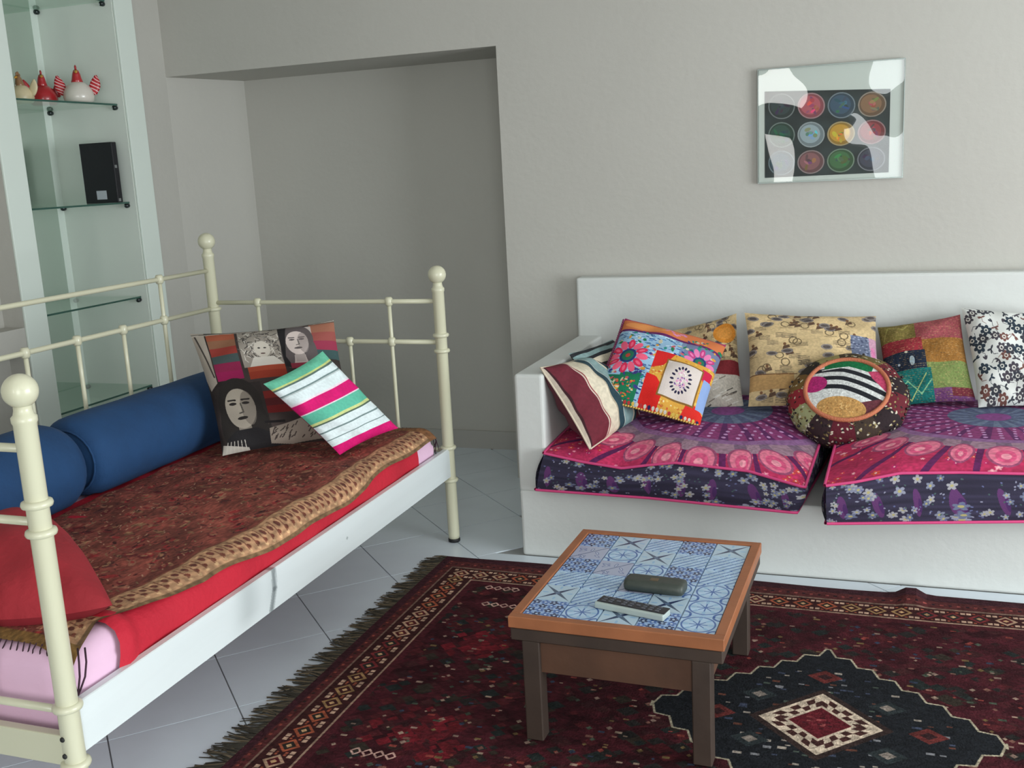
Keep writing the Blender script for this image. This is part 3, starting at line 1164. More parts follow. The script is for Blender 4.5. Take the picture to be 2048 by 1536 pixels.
pt = pillow('patchwork_cushion', ((-1.02, 4.218, .862), (-.606, 4.240, .748), (-.663, 3.910, .488), (-1.077, 3.888, .592)), .14, img_mat('patchwork_print', paint_patchwork(), .8, bump=.3), mat('patchwork_back', (96, 50, 90), .9),
            'bright patchwork cushion with red flower and white square centre', .03, seed=6)
t, base, puff, nrm = pt
q = MB()
for k in range(40):
    e = base(-1, -1 + k / 20)
    q.ellipsoid(e + Vector((-.004, 0, 0)), (.006, .006, .006), 7, 5)
q.build('bead_trim', mat('dark_beads', (120, 46, 84), .4), t, smooth=True)['kind'] = 'stuff'
q = MB()
for k in range(40):
    q.ellipsoid(base(-1 + k / 20, -1), (.006, .006, .006), 7, 5)
q.build('bead_trim', mat('gold_beads', (206, 170, 90), .3, metal=.4), t, smooth=True)['kind'] = 'stuff'
q = MB()                                   # white appliqué square, its own raised piece
P, U = [], []
for j in range(9):
    row = []
    for i in range(9):
        u, v = .11 + .66 * i / 8, -.73 + .78 * j / 8
        ed = min(i, 8 - i, j, 8 - j)
        row.append(base(u, v) + nrm * (puff(u, v) + (.0045 if ed else .0)))
    P.append(row)
    U.append([((.11 + .66 * i / 8 + 1) / 2, (-.73 + .78 * j / 8 + 1) / 2) for i in range(9)])
q.grid(P, U)
o = q.build('square_patch', bpy.data.materials['patchwork_print'], t, smooth=True)
o['label'] = 'pale square patch with a dark oval wreath'


def paint_beige(seed, extra):
    rs = random.Random(seed)
    c = unit((196, 172, 130), 360)
    c.noise(7, .12)
    for _ in range(150):
        x, y = rs.uniform(0, 1), rs.uniform(0, 1)
        a = rs.uniform(-.3, .3)
        k = rs.random()
        if k < .35:
            for j in range(4):
                c.line([(x, y + j * .013), (x + .085, y + j * .013 + .02 * a)], .005, (104, 92, 74))
        elif k < .6:
            c.ell(x, y, .045, .028, (128, 120, 116), a)
            c.ell(x, y, .03, .016, (84, 76, 74), a)
        elif k < .8:
            c.poly([(x, y), (x + .06, y + .02), (x + .05, y + .05), (x + .01, y + .04)], (92, 70, 56))
            c.ell(x + .02, y + .06, .012, .016, (112, 80, 56))
        else:
            c.ell(x, y, .035, .04, (112, 96, 72), ring=.75)
            c.line([(x - .04, y - .05), (x + .05, y - .05)], .005, (120, 102, 74))
    extra(c)
    c.noise(90, .08)
    return c


def ex_left(c):
    c.ell(.86, .78, .13, .12, (206, 132, 48))
    c.ell(.86, .78, .09, .08, (216, 146, 66))
    c.rect(.0, .0, 1, .34, (192, 184, 172))
    for _ in range(60):
        x, y = rnd(0, 1), rnd(0, .34)
        c.line([(x, y), (x + .07, y + .03)], .010, random.choice([(70, 66, 62), (216, 212, 204), (130, 120, 110)]))
    c.rect(.55, .34, 1, .48, (122, 40, 46))
    c.rect(.0, .34, .55, .48, (150, 130, 140))


def ex_right(c):
    c.rect(.78, .24, 1, .72, (182, 140, 160))
    c.rect(.78, .30, .93, .72, (98, 106, 128))
    for _ in range(90):
        x, y = rnd(.78, .93), rnd(.30, .72)
        c.ell(x, y, .010, .006, random.choice([(150, 156, 176), (60, 66, 92)]))
    c.ell(.965, .38, .03, .05, (70, 130, 160))
    c.ell(.96, .56, .02, .06, (200, 120, 160))
    c.poly([(.66, .40), (.71, .50), (.75, .40)], (130, 46, 40))
    c.rect(.0, .14, .34, .30, (176, 140, 92))
    c.line([(0, .30), (.36, .29)], .008, (96, 64, 44))


M_BACKB = mat('beige_back', (180, 158, 118), .9)
pillow('printed_cushion', ((-.945, 4.45, .758), (-.592, 4.45, .848), (-.530, 4.20, .486), (-.879, 4.18, .460)), .11, img_mat('beige_print_left', paint_beige(3, ex_left), .85, bump=.15), M_BACKB,
       'beige printed cushion with an orange disc behind the patchwork cushion', .05, seed=7)
pillow('printed_cushion', ((-.548, 4.37, .862), (-.031, 4.465, .833), (.012, 4.20, .500), (-.503, 4.11, .522)), .12, img_mat('beige_print_right', paint_beige(5, ex_right), .85, bump=.15), M_BACKB,
       'wide beige sketch-print cushion with a blue patch behind the round cushion', .05, seed=8)


def paint_green():
    c = unit((130, 120, 60), 400)
    c.rect(0, .72, .44, 1, (116, 104, 54))
    c.rect(.44, .66, 1, 1, (150, 74, 80))
    c.rect(.0, .56, .50, .74, (140, 44, 54))
    c.rect(.5, .40, 1, .70, (142, 98, 46))
    c.rect(.0, .34, .52, .58, (30, 40, 58))
    c.rect(.52, .12, 1, .42, (114, 130, 74))
    c.rect(.0, .0, .56, .36, (22, 104, 100))
    c.rect(.56, .0, 1, .13, (110, 66, 110))
    c.rect(.76, .04, 1, .13, (104, 40, 50))
    c.line([(.05, .78), (.12, .95), (.3, .88), (.36, .94)], .015, (150, 142, 80))
    c.line([(.0, .22), (.12, .10), (.28, .24), (.42, .08), (.55, .22)], .014, (120, 180, 140))
    c.line([(.0, .06), (.14, .16), (.3, .02), (.5, .3)], .012, (170, 190, 120))
    c.ell(.36, .46, .03, .06, (170, 190, 200))
    c.ell(.2, .44, .016, .016, (170, 180, 190))
    c.ell(.3, .57, .02, .012, (190, 190, 170))
    for y in np.arange(.01, 1, .022):                  # running stitches
        for k in range(36):
            x = rnd(0, 1)
            c.line([(x, y), (x + .014, y)], .006, random.choice([(196, 160, 110), (90, 70, 50), (170, 140, 100)]), .5)
    c.noise(80, .1)
    return c


pillow('kantha_cushion', ((-.024, 4.47, .785), (.286, 4.47, .838), (.341, 4.27, .530), (.015, 4.26, .496)), .13, img_mat('green_patchwork', paint_green(), .9, bump=.4, bscale=120), mat('olive_back', (100, 90, 54), .9),
       'olive, red and teal stitched patchwork cushion beside the white floral one', .05, seed=9)


def paint_floral():
    c = unit((214, 216, 212), 420)
    for gx in range(10):
        for gy in range(10):
            x, y = .05 + gx * .1 + rnd(-.025, .025) + (.05 if gy % 2 else 0), .05 + gy * .1 + rnd(-.025, .025)
            cl = random.choice([(60, 62, 70), (70, 66, 74), (112, 74, 68), (48, 60, 72)])
            if random.random() < .55:
                c.flower(x, y, rnd(.048, .064), cl, (206, 196, 176), 6, rnd(0, 1))
                c.ell(x, y, .022, .022, (210, 208, 200))
                c.ell(x, y, .010, .010, cl)
            else:
                for k in range(3):
                    a = rnd(0, 6.28)
                    c.ell(x + .02 * math.cos(a), y + .02 * math.sin(a), .022, .009, cl, a)
            a = rnd(0, 6.28)
            c.line([(x, y), (x + .05 * math.cos(a), y + .05 * math.sin(a)), (x + .08 * math.cos(a + .5), y + .08 * math.sin(a + .5))], .005, cl)
    return c


pillow('floral_cushion', ((.288, 4.46, .868), (.66, 4.46, .84), (.665, 4.25, .515), (.348, 4.24, .512)), .14, img_mat('floral_print', paint_floral(), .85, bump=.15), mat('floral_back', (200, 196, 186), .9),
       'white cushion with dark sketched flowers at the right edge of the photo', .05, seed=10)


# ---- round embroidered cushion
def paint_round():
    c = unit((60, 44, 46), 480)
    X, Y = c.x - .5, c.y - .5
    c.rect(0, 0, 1, 1, (206, 208, 206))
    for k in range(3):                                     # wavy black bands
        y = .42 + k * .15
        pts = [(x, y + .07 * math.sin(3.2 * x + .6) - .20 * max(0, x - .45)) for x in np.linspace(0, 1, 26)]
        c.line(pts, .070, (34, 36, 42))
    c.poly([(.2, .80), (.5, .86), (.78, .76), (.82, 1), (.2, 1)], (20, 108, 64))
    c.line([(.18, .79), (.5, .85), (.82, .73)], .02, (208, 210, 208))
    c.ell(.10, .55, .16, .14, (170, 40, 108))
    c.poly([(.74, .78), (.80, .66), (1, .44), (1, .85)], (184, 66, 100))
    c.poly([(.6, .22), (.92, .34), (1, .2), (.8, 0)], (98, 50, 58))
    c.ell(.46, .17, .30, .16, (186, 142, 84), -.1)
    for _ in range(60):
        a, d = rnd(0, 6.28), rnd(0, 1)
        c.ell(.46 + .26 * d * math.cos(a), .17 + .13 * d * math.sin(a), .012, .006, random.choice([(150, 104, 56), (214, 176, 116)]), rnd(0, 3))
    r = np.sqrt(X * X + Y * Y)
    c.noise(70, .14)
    return c


def paint_round_side():
    c = Cv(4, 1, 160, (44, 30, 34))
    x = 0
    cols = [(40, 28, 32), (96, 30, 40), (104, 92, 52), (60, 50, 34), (150, 140, 90), (44, 40, 36), (110, 84, 44), (140, 40, 50), (148, 150, 110), (50, 34, 38), (90, 26, 40), (60, 48, 40)]
    for k in range(14):
        wd = 4 / 14
        c.rect(x, 0, x + wd, 1, cols[k % 12])
        x += wd
    for _ in range(900):
        a = (rnd(0, 4), rnd(0, 1))
        c.ell(a[0], a[1], .02, .012, random.choice([(150, 136, 90), (30, 24, 26), (96, 80, 50), (196, 190, 170)]), rnd(0, 3))
    return c


nv = Vector((-.03, -.60, .80)).normalized()
rc = thing('round_cushion', 'round embroidered cushion with striped disc and orange rim on the bench', 'cushion', (-.125, 4.045, .575), group='cushions on the bench')
Mr = nv.to_track_quat('Z', 'Y').to_matrix().to_4x4()
rows, uvr = [], []
prof = [(.02, -.092), (.11, -.092), (.178, -.078), (.213, -.038), (.222, .0), (.210, .03), (.178, .052), (.148, .06)]
for i, (r, z) in enumerate(prof):
    rows.append([Mr @ Vector((r * (1 + .012 * math.sin(9 * a)) * math.cos(a), r * (1 + .012 * math.sin(9 * a)) * math.sin(a), z)) for a in np.linspace(0, 2 * math.pi, 57)])
    uvr.append([(k / 56, i / 7) for k in range(57)])
q = MB()
q.grid(rows, uvr)
q.build('side_panel', img_mat('round_side', paint_round_side(), .8, bump=.3, bscale=120), rc, smooth=True)
rows, uvr = [], []
for i in range(9):
    r = .148 * i / 8
    rows.append([Mr @ Vector((max(r, .0005) * math.cos(a), max(r, .0005) * math.sin(a), .06 + .022 * (1 - (r / .148) ** 2))) for a in np.linspace(0, 2 * math.pi, 49)])
    uvr.append([(.5 + .5 * (r / .148) * math.cos(a), .5 + .5 * (r / .148) * math.sin(a)) for a in np.linspace(0, 2 * math.pi, 49)])
q = MB()
q.grid(rows, uvr, flip=False)
q.build('disc_panel', img_mat('round_disc', paint_round(), .85, bump=.3, bscale=150), rc, smooth=True)
q = MB()
q.tube([Mr @ Vector((.150 * math.cos(a), .150 * math.sin(a), .062)) for a in np.linspace(0, 2 * math.pi, 57)], .0085, 8, cap=False)
q.build('rope_rim', mat('orange_rope', (190, 112, 80), .8, bump=.5, bscale=200), rc, smooth=True)
q = MB()
for k in range(60):
    a = 2 * math.pi * k / 60
    q.ellipsoid(Mr @ Vector((.220 * math.cos(a), .220 * math.sin(a), rnd(-.02, .02))), (.006, .006, .006), 6, 5)
q.build('bead_trim', mat('black_beads', (40, 34, 36), .3), rc, smooth=True)['kind'] = 'stuff'


# ------------------------------------------------------------------ mandala seat mattresses
def paint_mandala(cx, cy, wd, hd):
    c = Cv(wd, hd, 620, (184, 48, 90))
    X, Y = c.x - cx, c.y - cy
    r = np.sqrt(X * X + Y * Y)
    th_ = np.arctan2(Y, X)
    full = (slice(None), slice(None))
    c.noise(16, .12)
    # red ground with small flowers
    for _ in range(700):
        x, y = rnd(0, wd), rnd(0, hd)
        k = rnd(.006, .013)
        c.flower(x, y, k, random.choice([(224, 120, 150), (214, 66, 60), (230, 160, 170), (170, 36, 96), (206, 80, 60)]), (240, 190, 190), 5, rnd(0, 1))
    n = 24
    # dark stems between the petals
    for k in range(n):
        a = 2 * math.pi * (k + .5) / n
        c.line([(cx + .34 * math.cos(a), cy + .34 * math.sin(a)), (cx + .75 * math.cos(a), cy + .75 * math.sin(a))], .020, (92, 34, 84))
    c.put(full, (r < .47), (150, 120, 136))
    c.put(full, (r < .47) & (np.cos(n * th_) > .35), (120, 96, 118))
    for k in range(n):
        a = 2 * math.pi * k / n
        x, y = cx + .505 * math.cos(a), cy + .505 * math.sin(a)
        c.ell(x, y, .072, .052, (150, 74, 108), a)
        c.ell(x, y, .062, .044, (216, 116, 142), a)
        c.ell(x + .01 * math.cos(a), y + .01 * math.sin(a), .040, .028, (208, 84, 124), a)
        c.ell(x + .014 * math.cos(a), y + .014 * math.sin(a), .018, .014, (232, 150, 166), a)
    c.put(full, (r < .40), (134, 58, 110))
    c.put(full, (r < .40) & (np.cos(n * th_) < -.55), (92, 40, 92))
    c.put(full, (r < .40) & (r > .365), (136, 96, 140))
    for ring, rad in enumerate((.20, .235, .27, .305, .34)):
        m = 24 + ring * 6
        for k in range(m):
            a = 2 * math.pi * (k + .5 * (ring % 2)) / m
            c.ell(cx + rad * math.cos(a), cy + rad * math.sin(a), .009, .007, (196, 150, 196), a)
    c.put(full, r < .17, (84, 92, 122))
    c.put(full, (r < .17) & (np.cos(16 * th_) > .2) & (r > .07), (104, 116, 140))
    c.put(full, r < .06, (130, 70, 130))
    c.noise(140, .14)
    return c


def paint_side(wd):
    c = Cv(wd, .2, 560, (50, 46, 66))
    c.noise(20, .2)
    for k in range(int(wd / .12) + 1):
        x = .05 + k * .125 + rnd(-.015, .015)
        c.ell(x, .085, .017, .058, (92, 52, 100), .22)
        c.ell(x + .012, .075, .008, .03, (72, 40, 90), .22)
    for _ in range(int(wd * 80)):
        x, y = rnd(0, wd), rnd(.005, .195)
        c.flower(x, y, rnd(.012, .019), random.choice([(140, 142, 160), (124, 128, 148), (156, 154, 160), (104, 110, 136)]), (170, 160, 110), 5, rnd(0, 1))
    for _ in range(int(wd * 190)):
        x, y = rnd(0, wd), rnd(0, .2)
        c.ell(x, y, .004, .003, random.choice([(96, 100, 140), (140, 140, 160), (70, 90, 90)]), rnd(0, 3))
    return c


M_PIPE = mat('pink_piping', (206, 66, 122), .7)


def seat_mattress(label, front_top, front_bot, back_l, back_r, back_zb, bulge, cen, seed):
    """front edge polylines (left to right); back corners at their top height"""
    ft = [Vector(p) for p in front_top]
    fb = [Vector(p) for p in front_bot]
    bl, br = Vector(back_l), Vector(back_r)
    loc = (ft[0] + ft[-1] + bl + br) / 4
    loc.z = .27
    t = thing('seat_mattress', label, 'mattress', loc, group='mandala seat mattresses on the bench')
    NU, NV = 48, 40

    def along(pl, u):
        x = pl[0].x + (pl[-1].x - pl[0].x) * u
        for a, b in zip(pl[:-1], pl[1:]):
            if x <= b.x + 1e-9:
                k = (x - a.x) / (b.x - a.x)
                k = k * k * (3 - 2 * k) * .6 + k * .4
                return a.lerp(b, k)
        return pl[-1].copy()

    def top(u, v):
        f, bk = along(ft, u), bl.lerp(br, u)
        p = f.lerp(bk, v)
        p.z = f.z * (1 - v) ** 2 + bk.z * (1 - (1 - v) ** 2)
        k = (1 - (2 * u - 1) ** 4) * (1 - (2 * v - 1) ** 6)
        p.z += bulge * k + .004 * math.sin(11 * u + 7 * v + seed) * k
        return p - loc

    def bot(u, v):
        f = along(fb, u)
        bk = bl.lerp(br, u)
        bk.z = back_zb
        p = f.lerp(bk, v)
        if v > .12:
            p.z = max(p.z, .272) if p.z > .272 else .272
        return p - loc
    P = [[top(i / NU, j / NV) for i in range(NU + 1)] for j in range(NV + 1)]
    wd, hd = (ft[-1] - ft[0]).length, (bl - ft[0]).length
    U = [[(i / NU, j / NV) for i in range(NU + 1)] for j in range(NV + 1)]
    q = MB()
    q.grid(P, U)
    q.build('top_panel', img_mat('mandala_%d' % seed, paint_mandala(cen[0], cen[1], wd, hd), .85, bump=.12), t, smooth=True)
    # side band round all four sides
    loop = [(i / NU, 0) for i in range(NU)] + [(1, j / NV) for j in range(NV)] + [(1 - i / NU, 1) for i in range(NU)] + [(0, 1 - j / NV) for j in range(NV + 1)]
    dirs = [(0, -1)] * NU + [(1, 0)] * NV + [(0, 1)] * NU + [(-1, 0)] * (NV + 1)
    P, U = [], []
    lens = [0]
    for a, b in zip(loop[:-1], loop[1:]):
        lens.append(lens[-1] + (top(*b) - top(*a)).length)
    L = lens[-1]
    for k in range(7):
        f = k / 6
        row, ur = [], []
        for (u, v), d, ln in zip(loop, dirs, lens):
            p = bot(u, v).lerp(top(u, v), f)
            out = .016 * math.sin(math.pi * f)
            p += Vector((d[0] * out, d[1] * out, 0))
            row.append(p)
            ur.append((ln / L, f))
        P.append(row)
        U.append(ur)
    q = MB()
    q.grid(P, U)
    q.build('side_panel', img_mat('mattress_side_%d' % seed, paint_side(L), .85, bump=.12), t, smooth=True)
    for fn, nm in ((top, 'top_piping'), (bot, 'bottom_piping')):
        q = MB()
        q.tube([fn(u, v) + Vector((d[0] * .004, d[1] * .004, 0.003 if fn is bot else 0)) for (u, v), d in zip(loop, dirs)], .0055, 6, cap=False)
        q.build(nm, M_PIPE, t, smooth=True)
    return t


seat_mattress('left mandala-print seat mattress under the maroon striped cushion', [(-1.205, 3.62, .436), (-1.05, 3.61, .412), (-.90, 3.60, .398), (-.80, 3.60, .415), (-.70, 3.595, .430), (-.44, 3.575, .418), (-.245, 3.52, .386)],
              [(-1.245, 3.62, .286), (-.80, 3.60, .286), (-.272, 3.52, .290)], (-1.20, 4.53, .46), (-.185, 4.53, .46), .272, .045, (.60, .53), 1)
seat_mattress('right mandala-print seat mattress under the green patchwork cushion', [(-.172, 3.48, .408), (-.08, 3.50, .420), (.06, 3.54, .446), (.25, 3.58, .446), (.46, 3.60, .446), (1.0, 3.62, .44)],
              [(-.168, 3.48, .272), (.10, 3.53, .276), (.46, 3.59, .284), (1.0, 3.61, .286)], (-.13, 4.53, .46), (.98, 4.53, .46), .272, .05, (.56, .60), 2)


# ------------------------------------------------------------------ rug
RX0, RX1, RY0, RY1 = -1.61, 1.33, 1.705, 3.565


def paint_rug():
    W_, H_ = RX1 - RX0, RY1 - RY0
    c = Cv(W_, H_, 560, (60, 24, 30))
    c.noise(60, .3)
    cx, cy = -.14 - RX0, 2.635 - RY0
    # field mottling with small woven motifs
    for _ in range(2600):
        x, y = rnd(.1, W_ - .1), rnd(.1, H_ - .1)
        k = rnd(.012, .034)
        cl = random.choice([(70, 30, 35), (52, 27, 30), (40, 37, 36), (36, 41, 40), (76, 31, 35), (62, 32, 34), (50, 43, 37)])
        c.poly([(x - k, y), (x, y + k * .8), (x + k, y), (x, y - k * .8)], cl)
    for (x, y, rx, ry) in ((.45, .62, .16, .14), (.62, .30, .12, .10), (.40, 1.15, .10, .10), (1.15, .16, .2, .06), (2.45, .8, .2, .2)):
        for _ in range(60):
            a, d = rnd(0, 6.28), rnd(0, 1)
            k = rnd(.01, .03)
            X, Y = x + rx * d * math.cos(a), y + ry * d * math.sin(a)
            c.poly([(X - k, Y), (X, Y + k), (X + k, Y), (X, Y - k)], random.choice([(106, 30, 38), (92, 28, 34), (82, 28, 34)]))
    for _ in range(1700):
        x, y = rnd(.14, W_ - .1), rnd(.08, H_ - .08)
        k = rnd(.005, .011)
        cl = random.choice([(140, 116, 104), (120, 84, 74), (130, 60, 54), (70, 78, 66), (150, 128, 112), (110, 90, 60), (52, 60, 78)])
        if random.random() < .5:
            c.rect(x - k, y - k * .5, x + k, y + k * .5, cl)
        else:
            c.poly([(x - k, y), (x, y + k), (x + k, y), (x, y - k)], cl)

    # medallions along the middle
    def medallion(mx, my, sx, sy):
        out = []
        steps = 15
        for qx, qy in ((1, 1), (-1, 1), (-1, -1), (1, -1)):
            seg = []
            for k in range(steps + 1):
                f = k / steps
                x, y = sx * (1 - f), sy * (f ** .9)
                wob = .012 * (1 if k % 2 else -1)
                seg.append((mx + qx * (x + wob * .5), my + qy * (y + wob)))
            if qx * qy < 0:
                seg = seg[::-1]
            out += seg
        c.poly(out, (30, 32, 36))
        for _ in range(150):
            a, d = rnd(0, 6.28), math.sqrt(rnd(0, 1)) * .72
            x, y = mx + sx * d * math.cos(a), my + sy * d * math.sin(a)
            if abs(x - mx) / sx + abs(y - my) / sy > .88:
                continue
            k = rnd(.005, .012)
            c.rect(x - k, y - k * .5, x + k, y + k * .5, random.choice([(120, 120, 124), (96, 60, 50), (70, 80, 72), (150, 140, 130), (60, 66, 84)]))
        for (dx, dy) in ((.0, .26), (.0, -.26), (.27, .0), (-.27, .0), (.17, .12), (-.17, .12), (.17, -.12), (-.17, -.12)):
            x, y = mx + dx, my + dy
            c.poly([(x - .05, y), (x, y + .04), (x + .05, y), (x, y - .04)], (96, 44, 42) if dx * dy == 0 else (44, 50, 52))
            c.poly([(x - .022, y), (x, y + .018), (x + .022, y), (x, y - .018)], (50, 30, 32) if dx * dy == 0 else (130, 120, 112))
        c.line(out + [out[0]], .0065, (166, 156, 134))
        # stepped white diamond with red centre
        R = .155
        c.poly([(mx - R * 1.2, my), (mx, my + R * 1.2), (mx + R * 1.2, my), (mx, my - R * 1.2)], (52, 40, 38))
        c.poly([(mx - R, my), (mx, my + R), (mx + R, my), (mx, my - R)], (196, 178, 158))
        sl = c.box(mx - R, my - R, mx + R, my + R)                 # stepped dark blocks round the diamond
        ax, ay = np.abs(c.x[sl] - mx), np.abs(c.y[sl] - my)
        mm = (ax + ay) / R
        kk = np.floor(ax / (ax + ay + 1e-9) * 7).astype(int) % 2
        c.put(sl, ((mm > .60) & (mm < .77) & (kk == 0)) | ((mm > .77) & (mm < .94) & (kk == 1)), (66, 40, 38))
        r2 = R * .52
        c.poly([(mx - r2, my), (mx, my + r2), (mx + r2, my), (mx, my - r2)], (92, 30, 38))
        for _ in range(16):
            x, y = mx + rnd(-.04, .04), my + rnd(-.03, .03)
            c.rect(x - .006, y - .004, x + .006, y + .004, random.choice([(140, 70, 70), (60, 24, 30), (110, 44, 50)]))
        c.line([(mx - R, my), (mx, my + R), (mx + R, my), (mx, my - R), (mx - R, my)], .008, (196, 178, 158))
    medallion(cx + 1.0, cy, .42, .36)
    medallion(cx, cy, .46, .43)
    # short cream chain motifs near the field corners
    for (x, y) in ((.30, H_ - .40), (.30, .49), (.26, H_ - .26)):
        for k in range(4):
            X = x + k * .034
            c.line([(X, y), (X + .014, y + .016), (X + .028, y), (X + .014, y - .016), (X, y)], .006, (186, 150, 138))
    # borders
    def frame(a, b, col, a2=None, b2=None):
        a2, b2 = (a if a2 is None else a2), (b if b2 is None else b2)    # a, b at the ends; a2, b2 along the sides
        c.rect(a, a2, W_ - a, b2, col)
        c.rect(a, H_ - b2, W_ - a, H_ - a2, col)
        c.rect(a, a2, b, H_ - a2, col)
        c.rect(W_ - b, a2, W_ - a, H_ - a2, col)
    frame(0, .030, (62, 34, 40), 0, .045)
    frame(.030, .060, (84, 42, 42), .045, .100)
    frame(.060, .068, (120, 96, 84), .100, .110)
    frame(.068, .178, (58, 30, 30), .110, .205)
    frame(.178, .186, (150, 124, 106), .205, .214)
    frame(.186, .210, (72, 30, 36), .214, .240)

    def motif(x, y, k, alt):
        c1 = ((172, 140, 116), (160, 84, 60), (150, 118, 80), (112, 44, 46))[alt % 4]
        c2 = ((80, 30, 34), (44, 40, 36), (60, 30, 30), (44, 42, 40))[alt % 4]
        c.poly([(x - .034, y), (x, y + .034), (x + .034, y), (x, y - .034)], c1)
        c.poly([(x - .022, y), (x, y + .022), (x + .022, y), (x, y - .022)], c2)
        c.poly([(x - .010, y), (x, y + .010), (x + .010, y), (x, y - .010)], (188, 150, 110))
        for sx in (-1, 1):
            for sy in (-1, 1):
                c.rect(x + sx * .030 - .007, y + sy * .030 - .007, x + sx * .030 + .007, y + sy * .030 + .007, (184, 152, 130))
                c.rect(x + sx * .014 - .004, y + sy * .034 - .004, x + sx * .014 + .004, y + sy * .034 + .004, (150, 80, 60))
    k = 0
    x = .123
    while x < W_ - .08:
        for y in (.158, H_ - .158):
            motif(x, y, 0, k // 3)
        x += .078
        k += 1
    y, k = .158 + .078, 0
    while y < H_ - .2:
        for x in (.123, W_ - .123):
            motif(x, y, 0, k // 3)
        y += .078
        k += 1
    x = .04
    for k in range(int(W_ / .026)):
        for y in (.072, H_ - .072):
            c.rect(.01 + k * .026, y - .006, .02 + k * .026, y + .004, (140, 70, 66) if k % 2 else (44, 30, 36))
    for k in range(int(H_ / .026)):
        for x in (.041, W_ - .041):
            c.rect(x - .006, .01 + k * .026, x + .004, .02 + k * .026, (140, 70, 60) if k % 2 else (50, 36, 34))
    c.noise(300, .22)
    return c


rug = thing('oriental_rug', 'dark red oriental rug with cream diamond medallion and fringed end', 'rug', (-.14, 2.635, 0))
NXR, NYR = 90, 60
P, U, B = [], [], []
for j in range(NYR + 1):
    row, ur = [], []
    for i in range(NXR + 1):
        x, y = RX0 + (RX1 - RX0) * i / NXR, RY0 + (RY1 - RY0) * j / NYR
        z = .011 + .0015 * math.sin(5 * x + 3 * y) + .028 * math.exp(-((x - .105) / .035) ** 2 - ((y - 3.56) / .09) ** 2)
        yo = .004 * math.sin(9 * x) if j == NYR else 0
        row.append(Vector((x, y + yo, z)) - rug.location)
        ur.append((i / NXR, j / NYR))
    P.append(row)
    U.append(ur)
q = MB()
q.grid(P, U)
edge = P[0] + [r[-1] for r in P[1:]] + P[-1][::-1][1:] + [r[0] for r in P[::-1][1:]]
ue = U[0] + [r[-1] for r in U[1:]] + U[-1][::-1][1:] + [r[0] for r in U[::-1][1:]]
q.grid([[Vector((p.x, p.y, .001)) for p in edge], edge], [ue, ue])
q.build('pile', img_mat('oriental_rug', paint_rug(), .95, bump=.5, bscale=160, spec=.1), rug, smooth=False)
M_FR = [mat('rug_fringe_dark', (58, 54, 44), .95), mat('rug_fringe_tan', (112, 98, 76), .95)]
for mi, n, nm in ((0, 420, 'fringe'), (1, 170, 'fringe')):
    q = MB()
    for k in range(n):
        for xe, sg in ((RX0, -1), (RX1, 1)):
            if sg > 0 and k % 3:
                continue
            y = RY0 + (RY1 - RY0) * (k + rnd(-.4, .4)) / n
            clump = .018 * math.sin(y * 55) + .012 * math.sin(y * 131)
            L = rnd(.055, .10)
            p = Vector((xe - sg * .004, y, .009)) - rug.location
            q.tube([p, p + Vector((sg * L * .5, clump * .6 + rnd(-.006, .006), -.003)), p + Vector((sg * L, clump + rnd(-.014, .014), -.0065))], [.0028, .0022, .0012], 4, cap=False)
    tag(q.build(nm, M_FR[mi], rug), kind='stuff')

# ------------------------------------------------------------------ coffee table
TX0, TX1, TYA, TYB, TZ = -.900, -.340, 2.352, 3.030, .362
tb = thing('coffee_table', 'low wooden coffee table with a blue and white tiled top on the rug', 'table', ((TX0 + TX1) / 2, (TYA + TYB) / 2, .0125), (0, 0, math.radians(-1.2)))
hx, hy = (TX1 - TX0) / 2, (TYB - TYA) / 2
M_OAK = mat('orange_wood', (150, 92, 58), .45, bump=.1, bscale=30, var=.15, vscale=9)
M_DKW = mat('dark_wood', (58, 44, 36), .6, bump=.1, bscale=30, var=.2, vscale=8)
M_APR = mat('apron_wood', (80, 52, 36), .6, bump=.1, bscale=30, var=.25, vscale=6)
T = TZ - .0125
fwid = .027
for b in ((-hx, -hy, T - .032, hx, -hy + fwid, T), (-hx, hy - fwid, T - .032, hx, hy, T), (-hx, -hy + fwid, T - .032, -hx + fwid, hy - fwid, T), (hx - fwid, -hy + fwid, T - .032, hx, hy - fwid, T)):
    boxobj('edge_strip', b, M_OAK, tb, .002, 1)
tt = boxobj('table_top', (-hx + .004, -hy + .004, T - .068, hx - .004, hy - .004, T - .033), M_DKW, tb, .003, 1)
boxobj('tile_bed', (-hx + fwid, -hy + fwid, T - .033, hx - fwid, hy - fwid, T - .009), mat('tile_grout', (150, 164, 176), .9), tb)


